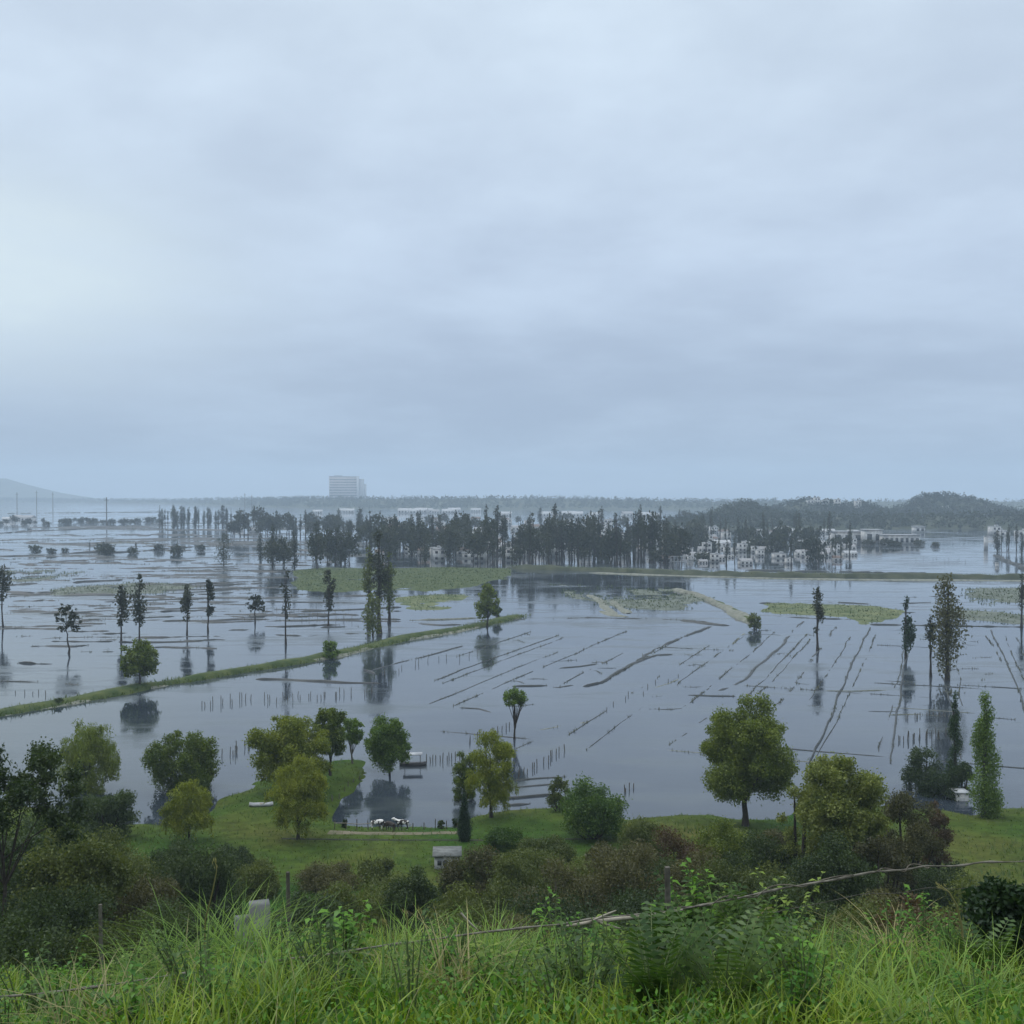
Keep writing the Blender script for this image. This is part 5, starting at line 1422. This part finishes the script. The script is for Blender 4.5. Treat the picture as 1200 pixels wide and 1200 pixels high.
fern(1150, 12.2, .9, 'feathery fern in front of the near dark shrub', 14)

rw = random.Random(31)
for i in range(58):
    px = rw.uniform(-10, 1210); d = rw.uniform(9.0, 15.2)
    weed(px, d, rw.uniform(.4, .95), 'mixed leafy weed clump in the tangle of the near slope', rw.randint(7, 12), rw.uniform(.06, .12), mat=rw.choice([WEED, FERN, NETTLE]), spread=rw.uniform(.15, .3), per=rw.randint(8, 12), group='leafy weed clumps of the near slope')
for i in range(22):
    px = rw.uniform(20, 1190); d = rw.uniform(9.0, 14.8)
    tussock(px, d, rw.uniform(.55, .95), 'coarse grass clump in the tangle of the near slope', rw.randint(50, 110), rw.choice([TUSSOCK, TUSSOCK, TUSSOCK, STRAW]), rw.uniform(.08, .2), 'coarse grass clumps of the near slope')
weed(815, 13.6, 1.35, 'tall bushy weed left of the tallest feathery fern', 16, .13, mat=WEED, spread=.35, per=13)
weed(905, 13.5, 1.2, 'tall bushy weed right of the feathery ferns', 14, .12, mat=NETTLE, spread=.35, per=12)
weed(742, 13.2, .7, 'bushy weed left of the wire post', 12, .12, mat=NETTLE, spread=.3, per=12)
def stalk(pxs, d, r, label, mat=STRAW):
    P = np.array([at_dist(x, y, d) for x, y in pxs])
    b = P[0].copy(); g = gz(b[0], b[1])
    P = np.vstack([[b[0], b[1], g - .05], P]); P[:, 2] = np.maximum(P[:, 2], g - .05)
    t = thing('dry_stalk', label, 'stalk', (b[0], b[1], g))
    o = np.array([b[0], b[1], g])
    s = np.linspace(0, len(P) - 1, 20); Q = np.stack([np.interp(s, np.arange(len(P)), P[:, k]) for k in range(3)], 1) - o
    m = MB(); m.tube(Q, np.linspace(r, r * .4, 20), 5); m.build('stem', mat, t)
    rg = np.random.default_rng(int(pxs[0][0]))
    m = MB(); c = Q[-4:][rg.integers(0, 4, 14)] + rg.normal(size=(14, 3)) * .02
    leaves(m, rg, c, .07, .012, (.6, tuple((Q[-1] - Q[-2]) / np.linalg.norm(Q[-1] - Q[-2])))); m.build('seed_head', mat, t)
stalk([(240, 1080), (249, 1045), (254, 1020), (252, 1005)], 13, .012, 'tall pale curved stalk above the arching grass clump')
stalk([(1128, 1090), (1122, 1062), (1112, 1045), (1098, 1035)], 12.5, .016, 'bent straw-coloured stalk before the russet bush')
stalk([(465, 1110), (455, 1085), (448, 1078)], 13.5, .012, 'short dry stalk leaning left beside the upright clump', STRAW)
stalk([(475, 1105), (478, 1078), (474, 1065)], 13.5, .012, 'thin dry stalk standing between two leaning ones', STRAW)
stalk([(505, 1105), (498, 1080), (492, 1066)], 13.5, .012, 'dry stalk leaning left, right one of the leaning pair', STRAW)
stalk([(880, 1110), (884, 1080), (900, 1062), (905, 1068)], 12.8, .01, 'drooping dry stalk under the fern by the wire', STRAW)
stalk([(975, 1100), (978, 1080), (985, 1070)], 12.8, .009, 'thin dry stalk at the wire right of the fern', STRAW)
def branch():
    t = thing('dead_branch', 'bleached forked dead branch caught on the wire', 'branch', (0, 0, 0))
    A = [at_dist(x, y, 12.9) for x, y in [(662, 1086), (690, 1081), (722, 1077), (760, 1074), (800, 1066)]]
    m = MB(); m.tube(A, [.016, .022, .024, .018, .01], 6); m.build('limb', WOOD_PALE, t)
    for pts in ([(692, 1080), (712, 1071), (722, 1067)], [(703, 1081), (722, 1087), (736, 1090)], [(540, 1070), (552, 1083), (560, 1090)]):
        m = MB(); m.tube([at_dist(x, y, 12.88) for x, y in pts], [.014, .012, .007], 6); m.build('twig', WOOD_PALE, t)
branch()

# ------------------------------------------------------------------ haze
def haze():
    m, t, out = new_mat('haze_air')
    v = N(t, 'ShaderNodeVolumePrincipled')
    v.inputs['Color'].default_value = (0.70, 0.85, 1.0, 1)
    v.inputs['Density'].default_value = 0.00026
    v.inputs['Anisotropy'].default_value = 0.0
    L(t, v.outputs[0], out.inputs['Volume'])
    mb = MB(); mb.box(-6600, 6600, -60, 6700, -4, 195)
    o = mb.build('haze', m); tag(o, None, None, None, 'stuff')
    o.display_type = 'WIRE'
haze()
